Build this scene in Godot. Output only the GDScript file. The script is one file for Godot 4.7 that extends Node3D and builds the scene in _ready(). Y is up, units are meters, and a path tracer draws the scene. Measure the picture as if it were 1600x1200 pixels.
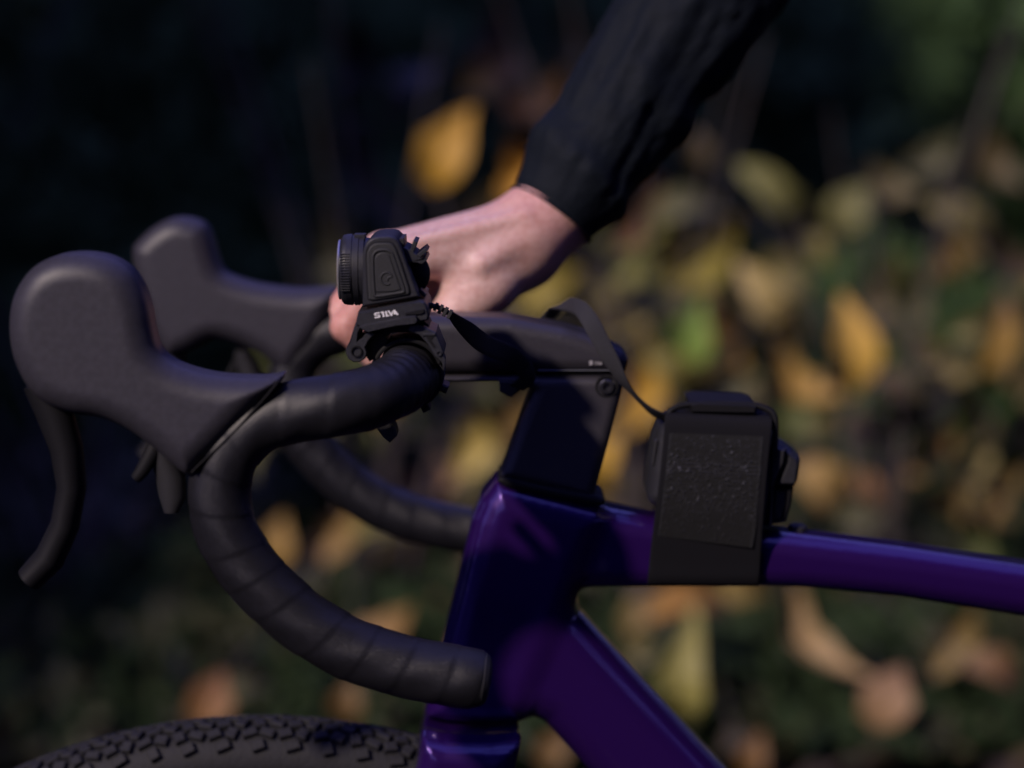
extends Node3D

# ---------------------------------------------------------------- the lens: 70 mm, looking 8.1 degrees down at a bicycle that stands along x
const PITCH := 0.14137
const REACH := 1.3
const STEP := 3500.0
const AXIS_Y := 0.897
var eye := Vector3(0, AXIS_Y + REACH * sin(PITCH), REACH * cos(PITCH))
var M := {}
var taken := {}
var rng := RandomNumberGenerator.new()

func _ready():
	rng.seed = 7
	var cam := Camera3D.new()
	cam.name = "camera"
	var lens := CameraAttributesPhysical.new()
	lens.frustum_focal_length = 70.0
	lens.frustum_focus_distance = 1.19
	lens.exposure_aperture = 2.75
	lens.frustum_near = 0.05
	lens.frustum_far = 200.0
	cam.attributes = lens
	add_child(cam)
	cam.position = eye
	cam.rotation.x = -PITCH
	cam.far = 200.0
	cam.current = true

	var sky_mat := ProceduralSkyMaterial.new()
	sky_mat.sky_top_color = Color(0.35, 0.36, 0.70)
	sky_mat.sky_horizon_color = Color(0.44, 0.44, 0.70)
	sky_mat.sky_curve = 0.2
	sky_mat.sky_energy_multiplier = 1.12
	sky_mat.ground_bottom_color = Color(0.05, 0.05, 0.05)
	sky_mat.ground_horizon_color = Color(0.12, 0.12, 0.13)
	sky_mat.sun_angle_max = 12.0
	var sky := Sky.new()
	sky.sky_material = sky_mat
	var env := Environment.new()
	env.background_mode = Environment.BG_SKY
	env.sky = sky
	env.tonemap_mode = Environment.TONE_MAPPER_LINEAR
	env.tonemap_exposure = 1.36
	env.sdfgi_enabled = true
	env.ssao_enabled = true
	env.ssil_enabled = true
	var world := WorldEnvironment.new()
	world.name = "world"
	world.environment = env
	add_child(world)

	var sun := DirectionalLight3D.new()
	sun.name = "sun"
	sun.light_energy = 0.72
	sun.light_color = Color(1.0, 0.92, 0.86)
	sun.light_angular_distance = 2.5
	sun.shadow_enabled = true
	add_child(sun)
	sun.look_at_from_position(Vector3.ZERO, Vector3(0.515, -0.553, -0.655), Vector3.UP)

	make_materials()
	make_setting()
	make_bicycle()
	make_lamp()
	make_battery()
	make_person()
	make_shrubs()

# ---------------------------------------------------------------- helpers
func at(px: float, py: float, z: float) -> Vector3:
	var d := Vector3((px - 800.0) / STEP, 0, 0) + Vector3(0, cos(PITCH), -sin(PITCH)) * ((600.0 - py) / STEP) + Vector3(0, -sin(PITCH), -cos(PITCH))
	return eye + d * ((z - eye.z) / d.z)

func flat(list: Array, z: float) -> PackedVector2Array:
	var out := PackedVector2Array()
	for i in range(0, list.size(), 2):
		var p := at(list[i], list[i + 1], z)
		out.append(Vector2(p.x, p.y))
	return out

func curved(list: Array, z: float) -> PackedVector2Array:
	# the same outline drawn as a smooth closed curve
	var pts := []
	var m := list.size() / 2
	for i in m + 3:
		var k := ((i + m - 1) % m) * 2
		pts.append(at(list[k], list[k + 1], z))
	var out := PackedVector2Array()
	var line := spline(pts, (m + 2) * 4)
	for i in range(4, 4 + m * 4):
		var p: Vector3 = line[i]
		out.append(Vector2(p.x, p.y))
	return out

func numbered(called: String) -> String:
	var k: int = taken.get(called, 0)
	taken[called] = k + 1
	return called if k == 0 else "%s_%03d" % [called, k]

func tag(o: Node3D, label: String, category: String, group := "", kind := "") -> Node3D:
	if label: o.set_meta("label", label)
	if category: o.set_meta("category", category)
	if group: o.set_meta("group", group)
	if kind: o.set_meta("kind", kind)
	return o

func thing(called: String, label: String, category: String, where := Vector3.ZERO, group := "") -> Node3D:
	var o := Node3D.new()
	o.name = numbered(called)
	add_child(o, true)
	o.position = where
	return tag(o, label, category, group)

func put(called: String, m: Mesh, mat: Material, parent: Node3D = null) -> MeshInstance3D:
	var o := MeshInstance3D.new()
	o.name = called if parent else numbered(called)
	o.mesh = m
	o.material_override = mat
	if parent == null:
		add_child(o, true)
	else:
		parent.add_child(o, true)
		if parent.position != Vector3.ZERO and parent.get_parent() == self:
			o.position = -parent.position
	return o

func structure(called: String, m: Mesh, mat: Material) -> MeshInstance3D:
	var o := put(called, m, mat)
	o.set_meta("kind", "structure")
	return o

func spline(pts: Array, n: int) -> Array:
	var out := []
	var m := pts.size()
	for i in n + 1:
		var f := float(i) / n * (m - 1)
		var k: int = mini(int(f), m - 2)
		var t := f - k
		var a: Vector3 = pts[maxi(k - 1, 0)]
		var b: Vector3 = pts[k]
		var c: Vector3 = pts[k + 1]
		var d: Vector3 = pts[mini(k + 2, m - 1)]
		out.append(0.5 * ((2.0 * b) + (c - a) * t + (2.0 * a - 5.0 * b + 4.0 * c - d) * t * t + (3.0 * b - a - 3.0 * c + d) * t * t * t))
	return out

func even(pts: Array, gap: float) -> Array:
	var length := 0.0
	for i in range(1, pts.size()):
		length += pts[i].distance_to(pts[i - 1])
	var n := maxi(2, int(length / gap))
	var out := [pts[0]]
	var want := length / n
	var run := 0.0
	for i in range(1, pts.size()):
		var a: Vector3 = pts[i - 1]
		var b: Vector3 = pts[i]
		var seg := a.distance_to(b)
		while run + seg >= want and out.size() < n:
			a = a + (b - a) * ((want - run) / seg)
			out.append(a)
			seg = a.distance_to(b)
			run = 0.0
		run += seg
	out.append(pts[-1])
	return out

# rings round a path; profile.call(share, angle, metres along) gives the radius
func sweep(path: Array, sides: int, profile: Callable, first := Vector3(0, 0, 1)) -> Array:
	var rings := []
	var u := first
	var s := 0.0
	for i in path.size():
		var p: Vector3 = path[i]
		var q: Vector3 = path[mini(i + 1, path.size() - 1)]
		var o: Vector3 = path[maxi(i - 1, 0)]
		var t := (q - o).normalized()
		u = (u - t * u.dot(t)).normalized()
		var w := t.cross(u)
		if i > 0: s += p.distance_to(o)
		var ring := PackedVector3Array()
		for k in sides:
			var a := TAU * k / sides
			ring.append(p + (u * cos(a) + w * sin(a)) * float(profile.call(float(i) / (path.size() - 1), a, s)))
		rings.append(ring)
	return rings

class Build:
	var v := PackedVector3Array()
	var n := PackedVector3Array()
	var uv := PackedVector2Array()
	var ix := PackedInt32Array()
	var tint := PackedColorArray()

	func quad(a: Vector3, b: Vector3, c: Vector3, d: Vector3, na: Vector3, nb: Vector3, nc: Vector3, nd: Vector3) -> void:
		var k := v.size()
		v.append_array([a, b, c, d])
		n.append_array([na, nb, nc, nd])
		uv.append_array([Vector2(0, 0), Vector2(1, 0), Vector2(1, 1), Vector2(0, 1)])
		ix.append_array([k, k + 2, k + 1, k, k + 3, k + 2])

	func tri(a: Vector3, b: Vector3, c: Vector3, nn: Vector3) -> void:
		var k := v.size()
		v.append_array([a, b, c])
		n.append_array([nn, nn, nn])
		uv.append_array([Vector2.ZERO, Vector2(1, 0), Vector2(0, 1)])
		if (b - a).cross(c - a).dot(nn) > 0.0:
			ix.append_array([k, k + 2, k + 1])
		else:
			ix.append_array([k, k + 1, k + 2])

	# smooth skin over rings of equal size, closed round each ring
	func loft(rings: Array, cap0 := true, cap1 := true, around := true) -> void:
		var sides: int = rings[0].size()
		var base := v.size()
		var rows := rings.size()
		var width := sides + 1 if around else sides
		for i in rows:
			for k in width:
				v.append(rings[i][k % sides])
				n.append(Vector3.ZERO)
				uv.append(Vector2(float(k) / sides, float(i) / maxi(1, rows - 1)))
		var sums := PackedVector3Array()
		sums.resize(rows * sides)
		var centres := PackedVector3Array()
		for i in rows:
			var c := Vector3.ZERO
			for p in rings[i]: c += p
			centres.append(c / sides)
		var lean := 0.0
		for i in rows - 1:
			for k in (sides if around else sides - 1):
				var k2 := (k + 1) % sides
				var a: Vector3 = rings[i][k]
				var b: Vector3 = rings[i][k2]
				var c: Vector3 = rings[i + 1][k2]
				var d: Vector3 = rings[i + 1][k]
				var f := (c - a).cross(d - b)
				lean += f.dot(a + c - centres[i] - centres[i + 1])
				for j in [i * sides + k, i * sides + k2, (i + 1) * sides + k2, (i + 1) * sides + k]: sums[j] += f
		var side := 1.0 if lean >= 0.0 else -1.0
		for i in rows:
			for k in width:
				n[base + i * width + k] = (sums[i * sides + k % sides] * side).normalized()
		for i in rows - 1:
			for k in width - 1:
				var a := base + i * width + k
				var b := a + 1
				var c := a + width + 1
				var d := a + width
				if side > 0.0: ix.append_array([a, c, b, a, d, c])
				else: ix.append_array([a, b, c, a, c, d])
		for e in [[cap0, 0, 1], [cap1, rows - 1, rows - 2]]:
			if e[0]:
				var nn: Vector3 = (centres[e[1]] - centres[e[2]]).normalized()
				for k in sides: tri(centres[e[1]], rings[e[1]][k], rings[e[1]][(k + 1) % sides], nn)

	# a polygon drawn out along z of xf; layers are [inset, z] pairs from the back to the front
	func prism(poly: PackedVector2Array, layers: Array, xf := Transform3D.IDENTITY, cap0 := true, cap1 := true) -> void:
		var p := PackedVector2Array(poly)
		var area := 0.0
		for i in p.size(): area += p[i].cross(p[(i + 1) % p.size()])
		if area < 0.0: p.reverse()
		var m := p.size()
		var out := PackedVector2Array()
		for i in m:
			var d := (p[(i + 1) % m] - p[i]).normalized()
			out.append(Vector2(d.y, -d.x))
		var mit := PackedVector2Array()
		var soft := PackedInt32Array()
		for i in m:
			var a := out[(i + m - 1) % m]
			var b := out[i]
			mit.append((a + b) / maxf(0.3, 1.0 + a.dot(b)))
			soft.append(1 if a.dot(b) > 0.72 else 0)
		for k in layers.size() - 1:
			var i0: float = layers[k][0]
			var z0: float = layers[k][1]
			var i1: float = layers[k + 1][0]
			var z1: float = layers[k + 1][1]
			for i in m:
				var j := (i + 1) % m
				var e0 := (out[(i + m - 1) % m] + out[i]).normalized() if soft[i] else out[i]
				var e1 := (out[i] + out[j]).normalized() if soft[j] else out[i]
				var n0 := (xf.basis * Vector3(e0.x * (z1 - z0), e0.y * (z1 - z0), i1 - i0)).normalized()
				var n1 := (xf.basis * Vector3(e1.x * (z1 - z0), e1.y * (z1 - z0), i1 - i0)).normalized()
				var a := p[i] - mit[i] * i0
				var b := p[j] - mit[j] * i0
				var c := p[j] - mit[j] * i1
				var d := p[i] - mit[i] * i1
				quad(xf * Vector3(a.x, a.y, z0), xf * Vector3(b.x, b.y, z0), xf * Vector3(c.x, c.y, z1), xf * Vector3(d.x, d.y, z1), n0, n1, n1, n0)
		for e in [[cap0, 0, -1.0], [cap1, layers.size() - 1, 1.0]]:
			if e[0]:
				var q := PackedVector2Array()
				for i in m: q.append(p[i] - mit[i] * float(layers[e[1]][0]))
				var t := Geometry2D.triangulate_polygon(q)
				var z: float = layers[e[1]][1]
				for i in range(0, t.size(), 3):
					tri(xf * Vector3(q[t[i]].x, q[t[i]].y, z), xf * Vector3(q[t[i + 1]].x, q[t[i + 1]].y, z), xf * Vector3(q[t[i + 2]].x, q[t[i + 2]].y, z), (xf.basis.z * float(e[2])).normalized())

	func box(size: Vector3, bevel: float, xf: Transform3D) -> void:
		var h := size * 0.5
		prism(PackedVector2Array([Vector2(-h.x, -h.y), Vector2(h.x, -h.y), Vector2(h.x, h.y), Vector2(-h.x, h.y)]), [[bevel, -h.z], [0.0, -h.z + bevel], [0.0, h.z - bevel], [bevel, h.z]], xf)

	# profile of [along x, radius] turned round the x axis of xf
	func turn(profile: Array, sides: int, xf: Transform3D, crease := true) -> void:
		for i in profile.size() - 1:
			var x0: float = profile[i][0]
			var r0: float = profile[i][1]
			var x1: float = profile[i + 1][0]
			var r1: float = profile[i + 1][1]
			for k in sides:
				var a := TAU * k / sides
				var b := TAU * (k + 1) / sides
				var na := (xf.basis * Vector3(r0 - r1, cos(a) * (x1 - x0), sin(a) * (x1 - x0))).normalized()
				var nb := (xf.basis * Vector3(r0 - r1, cos(b) * (x1 - x0), sin(b) * (x1 - x0))).normalized()
				quad(xf * Vector3(x0, cos(a) * r0, sin(a) * r0), xf * Vector3(x0, cos(b) * r0, sin(b) * r0), xf * Vector3(x1, cos(b) * r1, sin(b) * r1), xf * Vector3(x1, cos(a) * r1, sin(a) * r1), na, nb, nb, na)

	func commit() -> ArrayMesh:
		var arr := []
		arr.resize(Mesh.ARRAY_MAX)
		arr[Mesh.ARRAY_VERTEX] = v
		arr[Mesh.ARRAY_NORMAL] = n
		arr[Mesh.ARRAY_TEX_UV] = uv
		arr[Mesh.ARRAY_INDEX] = ix
		if tint.size(): arr[Mesh.ARRAY_COLOR] = tint
		var m := ArrayMesh.new()
		m.add_surface_from_arrays(Mesh.PRIMITIVE_TRIANGLES, arr)
		return m

	func mirrored() -> ArrayMesh:
		var b := Build.new()
		for p in v: b.v.append(Vector3(p.x, p.y, -p.z))
		for p in n: b.n.append(Vector3(p.x, p.y, -p.z))
		b.uv = uv
		for i in range(0, ix.size(), 3): b.ix.append_array([ix[i], ix[i + 2], ix[i + 1]])
		return b.commit()

# a field of distances on a grid, meshed as surface nets
class Field:
	var lo: Vector3
	var c: float
	var nx: int
	var ny: int
	var nz: int
	var v := PackedFloat32Array()

	func _init(a: Vector3, b: Vector3, cell: float) -> void:
		lo = a
		c = cell
		nx = int(ceil((b.x - a.x) / c)) + 1
		ny = int(ceil((b.y - a.y) / c)) + 1
		nz = int(ceil((b.z - a.z) / c)) + 1
		v.resize(nx * ny * nz)
		v.fill(1.0)

	func join(i: int, d: float, k: float) -> void:
		var o := v[i]
		if k <= 0.0 or o >= 1.0:
			if d < o: v[i] = d
			return
		var h := maxf(k - absf(o - d), 0.0) / k
		v[i] = minf(o, d) - h * h * k * 0.25

	func limb(a: Vector3, b: Vector3, ra: float, rb: float, k: float) -> void:
		var r := maxf(ra, rb) + k + 3.0 * c
		var p0 := (Vector3(minf(a.x, b.x), minf(a.y, b.y), minf(a.z, b.z)) - Vector3(r, r, r) - lo) / c
		var p1 := (Vector3(maxf(a.x, b.x), maxf(a.y, b.y), maxf(a.z, b.z)) + Vector3(r, r, r) - lo) / c
		var ab := b - a
		var l2 := maxf(ab.length_squared(), 1e-9)
		for z in range(maxi(0, int(p0.z)), mini(nz, int(p1.z) + 1)):
			for y in range(maxi(0, int(p0.y)), mini(ny, int(p1.y) + 1)):
				var row := (z * ny + y) * nx
				for x in range(maxi(0, int(p0.x)), mini(nx, int(p1.x) + 1)):
					var p := lo + Vector3(x, y, z) * c
					var t := clampf((p - a).dot(ab) / l2, 0.0, 1.0)
					var d := (p - a - ab * t).length() - lerpf(ra, rb, t)
					if d < r: join(row + x, d, k)

	func slab(poly: PackedVector2Array, zc: float, half: float, r: float, k: float) -> void:
		var m := poly.size()
		var far := k + 4.0 * c
		for y in ny:
			for x in nx:
				var p := Vector2(lo.x + x * c, lo.y + y * c)
				var d := (p - poly[0]).length_squared()
				var s := 1.0
				var j := m - 1
				for i in m:
					var e := poly[j] - poly[i]
					var w := p - poly[i]
					var q := w - e * clampf(w.dot(e) / e.length_squared(), 0.0, 1.0)
					d = minf(d, q.length_squared())
					var c1 := p.y >= poly[i].y
					var c2 := p.y < poly[j].y
					var c3 := e.x * w.y > e.y * w.x
					if (c1 and c2 and c3) or (not c1 and not c2 and not c3): s = -s
					j = i
				var d2 := s * sqrt(d)
				if d2 > far: continue
				var qx := d2 + r
				for z in nz:
					var qz := absf(lo.z + z * c - zc) - half + r
					if qz - r > far: continue
					var dd := minf(maxf(qx, qz), 0.0) + Vector2(maxf(qx, 0.0), maxf(qz, 0.0)).length() - r
					join((z * ny + y) * nx + x, dd, k)

	func skin(b: Build) -> void:
		var id := PackedInt32Array()
		id.resize(nx * ny * nz)
		id.fill(-1)
		var sx := 1
		var sy := nx
		var sz := nx * ny
		var off := [0, sx, sy, sx + sy, sz, sx + sz, sy + sz, sx + sy + sz]
		var pos := [Vector3(0, 0, 0), Vector3(1, 0, 0), Vector3(0, 1, 0), Vector3(1, 1, 0), Vector3(0, 0, 1), Vector3(1, 0, 1), Vector3(0, 1, 1), Vector3(1, 1, 1)]
		var edges := [[0, 1], [2, 3], [4, 5], [6, 7], [0, 2], [1, 3], [4, 6], [5, 7], [0, 4], [1, 5], [2, 6], [3, 7]]
		for z in nz - 1:
			for y in ny - 1:
				var row := z * sz + y * sy
				for x in nx - 1:
					var o := row + x
					if absf(v[o]) > 2.0 * c: continue
					var low := 0
					var f := PackedFloat32Array()
					for k in 8:
						var w: float = v[o + off[k]]
						f.append(w)
						if w < 0.0: low += 1
					if low == 0 or low == 8: continue
					var sum := Vector3.ZERO
					var cnt := 0
					for e in edges:
						var f0 := f[e[0]]
						var f1 := f[e[1]]
						if (f0 < 0.0) != (f1 < 0.0):
							var pa: Vector3 = pos[e[0]]
							var pb: Vector3 = pos[e[1]]
							sum += pa.lerp(pb, f0 / (f0 - f1))
							cnt += 1
					var q := sum / cnt
					var g := Vector3(
						lerpf(lerpf(f[1] - f[0], f[3] - f[2], q.y), lerpf(f[5] - f[4], f[7] - f[6], q.y), q.z),
						lerpf(lerpf(f[2] - f[0], f[3] - f[1], q.x), lerpf(f[6] - f[4], f[7] - f[5], q.x), q.z),
						lerpf(lerpf(f[4] - f[0], f[5] - f[1], q.x), lerpf(f[6] - f[2], f[7] - f[3], q.x), q.y))
					id[o] = b.v.size()
					b.v.append(lo + (Vector3(x, y, z) + q) * c)
					b.n.append(g.normalized())
					b.uv.append(Vector2.ZERO)
		for z in range(1, nz - 1):
			for y in range(1, ny - 1):
				for x in range(1, nx - 1):
					var o := z * sz + y * sy + x
					if id[o] < 0 and absf(v[o]) > 2.0 * c: continue
					for ax in 3:
						var st: int = [sx, sy, sz][ax]
						if (v[o] < 0.0) == (v[o + st] < 0.0): continue
						var s1: int = [sy, sz, sx][ax]
						var s2: int = [sz, sx, sy][ax]
						var q0 := id[o]
						var q1 := id[o - s1]
						var q2 := id[o - s1 - s2]
						var q3 := id[o - s2]
						if q0 < 0 or q1 < 0 or q2 < 0 or q3 < 0: continue
						var nn := (b.v[q1] - b.v[q0]).cross(b.v[q2] - b.v[q0])
						if nn.dot(b.n[q0] + b.n[q2]) > 0.0: b.ix.append_array([q0, q2, q1, q0, q3, q2])
						else: b.ix.append_array([q0, q1, q2, q0, q2, q3])

# ---------------------------------------------------------------- materials
func noise_image(seed_no: int, freq: float, size: int, lo: float, hi: float, octaves := 4) -> Image:
	var n := FastNoiseLite.new()
	n.seed = seed_no
	n.frequency = freq
	n.fractal_octaves = octaves
	var im := n.get_seamless_image(size, size)
	im.convert(Image.FORMAT_RGB8)
	for y in size:
		for x in size:
			var g := lerpf(lo, hi, im.get_pixel(x, y).r)
			im.set_pixel(x, y, Color(g, g, g))
	return im

func bumps(im: Image, strength: float) -> ImageTexture:
	var c: Image = im.duplicate()
	c.bump_map_to_normal_map(strength)
	return ImageTexture.create_from_image(c)

func mat(linear: Color, rough: float, metal := 0.0) -> StandardMaterial3D:
	var m := StandardMaterial3D.new()
	m.albedo_color = linear.linear_to_srgb()
	m.roughness = rough
	m.metallic = metal
	return m

func relief(m: StandardMaterial3D, normal: Texture2D, scale: float, per_metre: float) -> StandardMaterial3D:
	m.uv1_triplanar = true
	m.uv1_world_triplanar = true
	m.uv1_scale = Vector3.ONE * per_metre
	m.normal_enabled = true
	m.normal_texture = normal
	m.normal_scale = scale
	return m

func make_materials():
	var grain := noise_image(3, 0.06, 256, 0.0, 1.0)
	var fine := noise_image(5, 0.18, 256, 0.0, 1.0, 2)
	var grain_n := bumps(grain, 5.0)
	var fine_n := bumps(fine, 4.0)
	var wear := ImageTexture.create_from_image(noise_image(9, 0.02, 256, 0.84, 1.0, 5))
	var gloss := ImageTexture.create_from_image(noise_image(11, 0.03, 256, 0.55, 1.0, 5))
	M.tape = relief(mat(Color(0.0125, 0.0125, 0.017), 0.44), fine_n, 0.35, 30.0)
	M.tape.albedo_texture = wear
	M.hood = relief(mat(Color(0.045, 0.043, 0.056), 0.46), fine_n, 0.25, 40.0)
	M.hood.albedo_texture = wear
	M.plastic = relief(mat(Color(0.02, 0.0205, 0.026), 0.42), fine_n, 0.12, 60.0)
	M.plastic.roughness_texture = gloss
	M.plastic.roughness = 0.6
	M.panel = relief(mat(Color(0.018, 0.019, 0.022), 0.62), fine_n, 0.3, 90.0)
	M.dark = mat(Color(0.009, 0.009, 0.011), 0.6)
	M.dark.metallic_specular = 0.3
	M.rubber = relief(mat(Color(0.022, 0.022, 0.026), 0.6), fine_n, 0.25, 50.0)
	M.tyre = relief(mat(Color(0.013, 0.013, 0.017), 0.75), grain_n, 0.4, 25.0)
	M.tyre.albedo_texture = wear
	M.stem = relief(mat(Color(0.034, 0.032, 0.042), 0.38), fine_n, 0.06, 60.0)
	M.stem.roughness_texture = gloss
	M.stem.roughness = 0.55
	M.seam = mat(Color(0.10, 0.105, 0.12), 0.4)
	M.steel = mat(Color(0.45, 0.45, 0.48), 0.3, 1.0)
	M.bolt = mat(Color(0.10, 0.10, 0.115), 0.35, 0.9)
	M.white = mat(Color(0.8, 0.8, 0.82), 0.5)
	M.pale = mat(Color(0.35, 0.34, 0.37), 0.5)
	M.paint = mat(Color(0.034, 0.007, 0.125), 0.3, 0.5)
	M.paint.clearcoat_enabled = true
	M.paint.clearcoat = 1.0
	M.paint.clearcoat_roughness = 0.012
	M.lens = mat(Color(0.9, 0.92, 0.95), 0.05)
	M.lens.transparency = BaseMaterial3D.TRANSPARENCY_ALPHA
	M.lens.albedo_color.a = 0.25
	# hook-and-loop cloth: dark woven loops with a few catching light, laid over the band's own coordinates
	var loops := Image.create(104, 132, false, Image.FORMAT_RGB8)
	var wild := RandomNumberGenerator.new()
	wild.seed = 21
	for y in 132:
		for x in 104:
			var g := 0.04 + 0.10 * wild.randf() + (0.12 if y % 3 == 0 else 0.0) * grain.get_pixel(x, y).r + 0.10 * fine.get_pixel(x, y).r
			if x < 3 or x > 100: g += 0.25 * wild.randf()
			loops.set_pixel(x, y, Color(g * 0.93, g * 0.96, g))
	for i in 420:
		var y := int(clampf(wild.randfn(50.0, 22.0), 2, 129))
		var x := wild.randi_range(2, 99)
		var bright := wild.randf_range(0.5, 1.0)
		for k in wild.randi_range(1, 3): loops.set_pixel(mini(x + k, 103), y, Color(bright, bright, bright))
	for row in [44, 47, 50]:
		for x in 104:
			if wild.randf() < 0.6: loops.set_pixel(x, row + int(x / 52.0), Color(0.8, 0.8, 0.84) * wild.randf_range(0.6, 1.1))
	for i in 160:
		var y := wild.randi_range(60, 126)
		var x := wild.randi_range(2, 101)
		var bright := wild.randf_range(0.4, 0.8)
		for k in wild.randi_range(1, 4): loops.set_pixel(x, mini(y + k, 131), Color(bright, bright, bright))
	M.loops = mat(Color(0.17, 0.175, 0.21), 0.9)
	M.loops.albedo_texture = ImageTexture.create_from_image(loops)
	M.loops.normal_enabled = true
	M.loops.normal_texture = bumps(loops, 3.0)
	M.loops.normal_scale = 1.0
	M.webbing = relief(mat(Color(0.010, 0.010, 0.013), 0.85), fine_n, 0.6, 70.0)
	M.webbing.metallic_specular = 0.25
	M.ribbon = relief(mat(Color(0.018, 0.018, 0.024), 0.8), fine_n, 0.8, 110.0)
	M.sleeve = relief(mat(Color(0.0045, 0.0075, 0.013), 0.75), grain_n, 0.25, 18.0)
	M.sleeve.metallic_specular = 0.3
	var blotch := Image.create(256, 256, false, Image.FORMAT_RGB8)
	var patch := noise_image(31, 0.025, 256, 0.0, 1.0, 4)
	for y in 256:
		for x in 256:
			var g := patch.get_pixel(x, y).r
			blotch.set_pixel(x, y, Color(0.97, 0.97, 0.97).lerp(Color(0.88, 0.82, 0.8), clampf((g - 0.35) * 1.6, 0, 1)))
	M.skin = mat(Color(1, 1, 1), 0.5)
	relief(M.skin, grain_n, 0.3, 26.0)
	M.skin.albedo_texture = ImageTexture.create_from_image(blotch)
	M.skin.vertex_color_use_as_albedo = true
	M.skin.subsurf_scatter_enabled = true
	M.skin.vertex_color_use_as_albedo = true
	M.skin.subsurf_scatter_strength = 0.12
	M.soil = relief(mat(Color(0.03, 0.026, 0.022), 0.95), grain_n, 1.0, 1.5)
	M.soil.albedo_texture = wear
	M.cover = mat(Color(0.028, 0.045, 0.022), 0.8)
	M.cover.metallic_specular = 0.1
	M.bark = relief(mat(Color(0.06, 0.055, 0.06), 0.9), grain_n, 1.0, 3.0)
	M.twig = mat(Color(0.09, 0.075, 0.08), 0.8)
	M.smooth_bark = mat(Color(0.12, 0.11, 0.15), 0.7)
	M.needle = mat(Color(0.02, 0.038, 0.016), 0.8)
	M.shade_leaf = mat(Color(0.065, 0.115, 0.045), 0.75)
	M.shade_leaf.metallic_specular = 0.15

# ---------------------------------------------------------------- the ground and the dark wood beyond the bushes
func leaf_mesh(width: float, fold: float, curl: float, sweep_by := 0.0) -> ArrayMesh:
	# a pointed oval leaf one metre long along x, folded at its midrib and bent along its length
	var b := Build.new()
	var rows := []
	for i in 8:
		var t := i / 7.0
		var half := width * 0.5 * pow(sin(PI * pow(t, 0.8)), 0.8) + 0.004
		var side := sweep_by * sin(PI * t) + 0.02 * sin(t * 17.0 + width * 9.0)
		var lift := curl * sin(PI * t) - curl * t * t * 1.2
		rows.append([Vector3(t, side + half * (1.0 + 0.12 * sin(t * 13.0)), lift + fold * half), Vector3(t, side, lift), Vector3(t, side - half * (1.0 + 0.12 * sin(t * 11.0 + 2.0)), lift + fold * half)])
	for i in 7:
		for k in 2:
			var p: Vector3 = rows[i][k]
			var q: Vector3 = rows[i][k + 1]
			var r: Vector3 = rows[i + 1][k + 1]
			var s: Vector3 = rows[i + 1][k]
			var nn := (r - p).cross(s - q)
			nn = (nn if nn.z > 0 else -nn).normalized()
			b.quad(s, p, q, r, nn, nn, nn, nn)
	return b.commit()

func scatter(called: String, m: Mesh, material: Material, spots: Array, parent: Node3D = null) -> MultiMeshInstance3D:
	var mm := MultiMesh.new()
	mm.transform_format = MultiMesh.TRANSFORM_3D
	mm.mesh = m
	mm.instance_count = spots.size()
	for i in spots.size(): mm.set_instance_transform(i, spots[i])
	var o := MultiMeshInstance3D.new()
	o.name = called if parent else numbered(called)
	o.multimesh = mm
	o.material_override = material
	(parent if parent else self).add_child(o, true)
	if parent: o.position = -parent.position
	return o

func turned(r: RandomNumberGenerator, where: Vector3, size: float) -> Transform3D:
	var b := Basis(Vector3(r.randfn(), r.randfn(), r.randfn()).normalized(), r.randf() * TAU)
	return Transform3D(b.scaled(Vector3.ONE * size), where)

func spray_mesh() -> ArrayMesh:
	# a small spray of seven dark leaves, used by the thousand in crowns far behind the focus
	var b := Build.new()
	for i in 7:
		var a := TAU * i / 7.0
		var d := Vector3(cos(a), sin(a), 0.35 * sin(a * 3.0))
		var w := d.cross(Vector3(0.2, 0.1, 1)).normalized() * 0.22
		var nn := d.cross(w).normalized()
		b.tri(d * 0.1, d * 0.6 + w, d, nn)
		b.tri(d * 0.1, d, d * 0.6 - w, nn)
	return b.commit()

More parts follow.
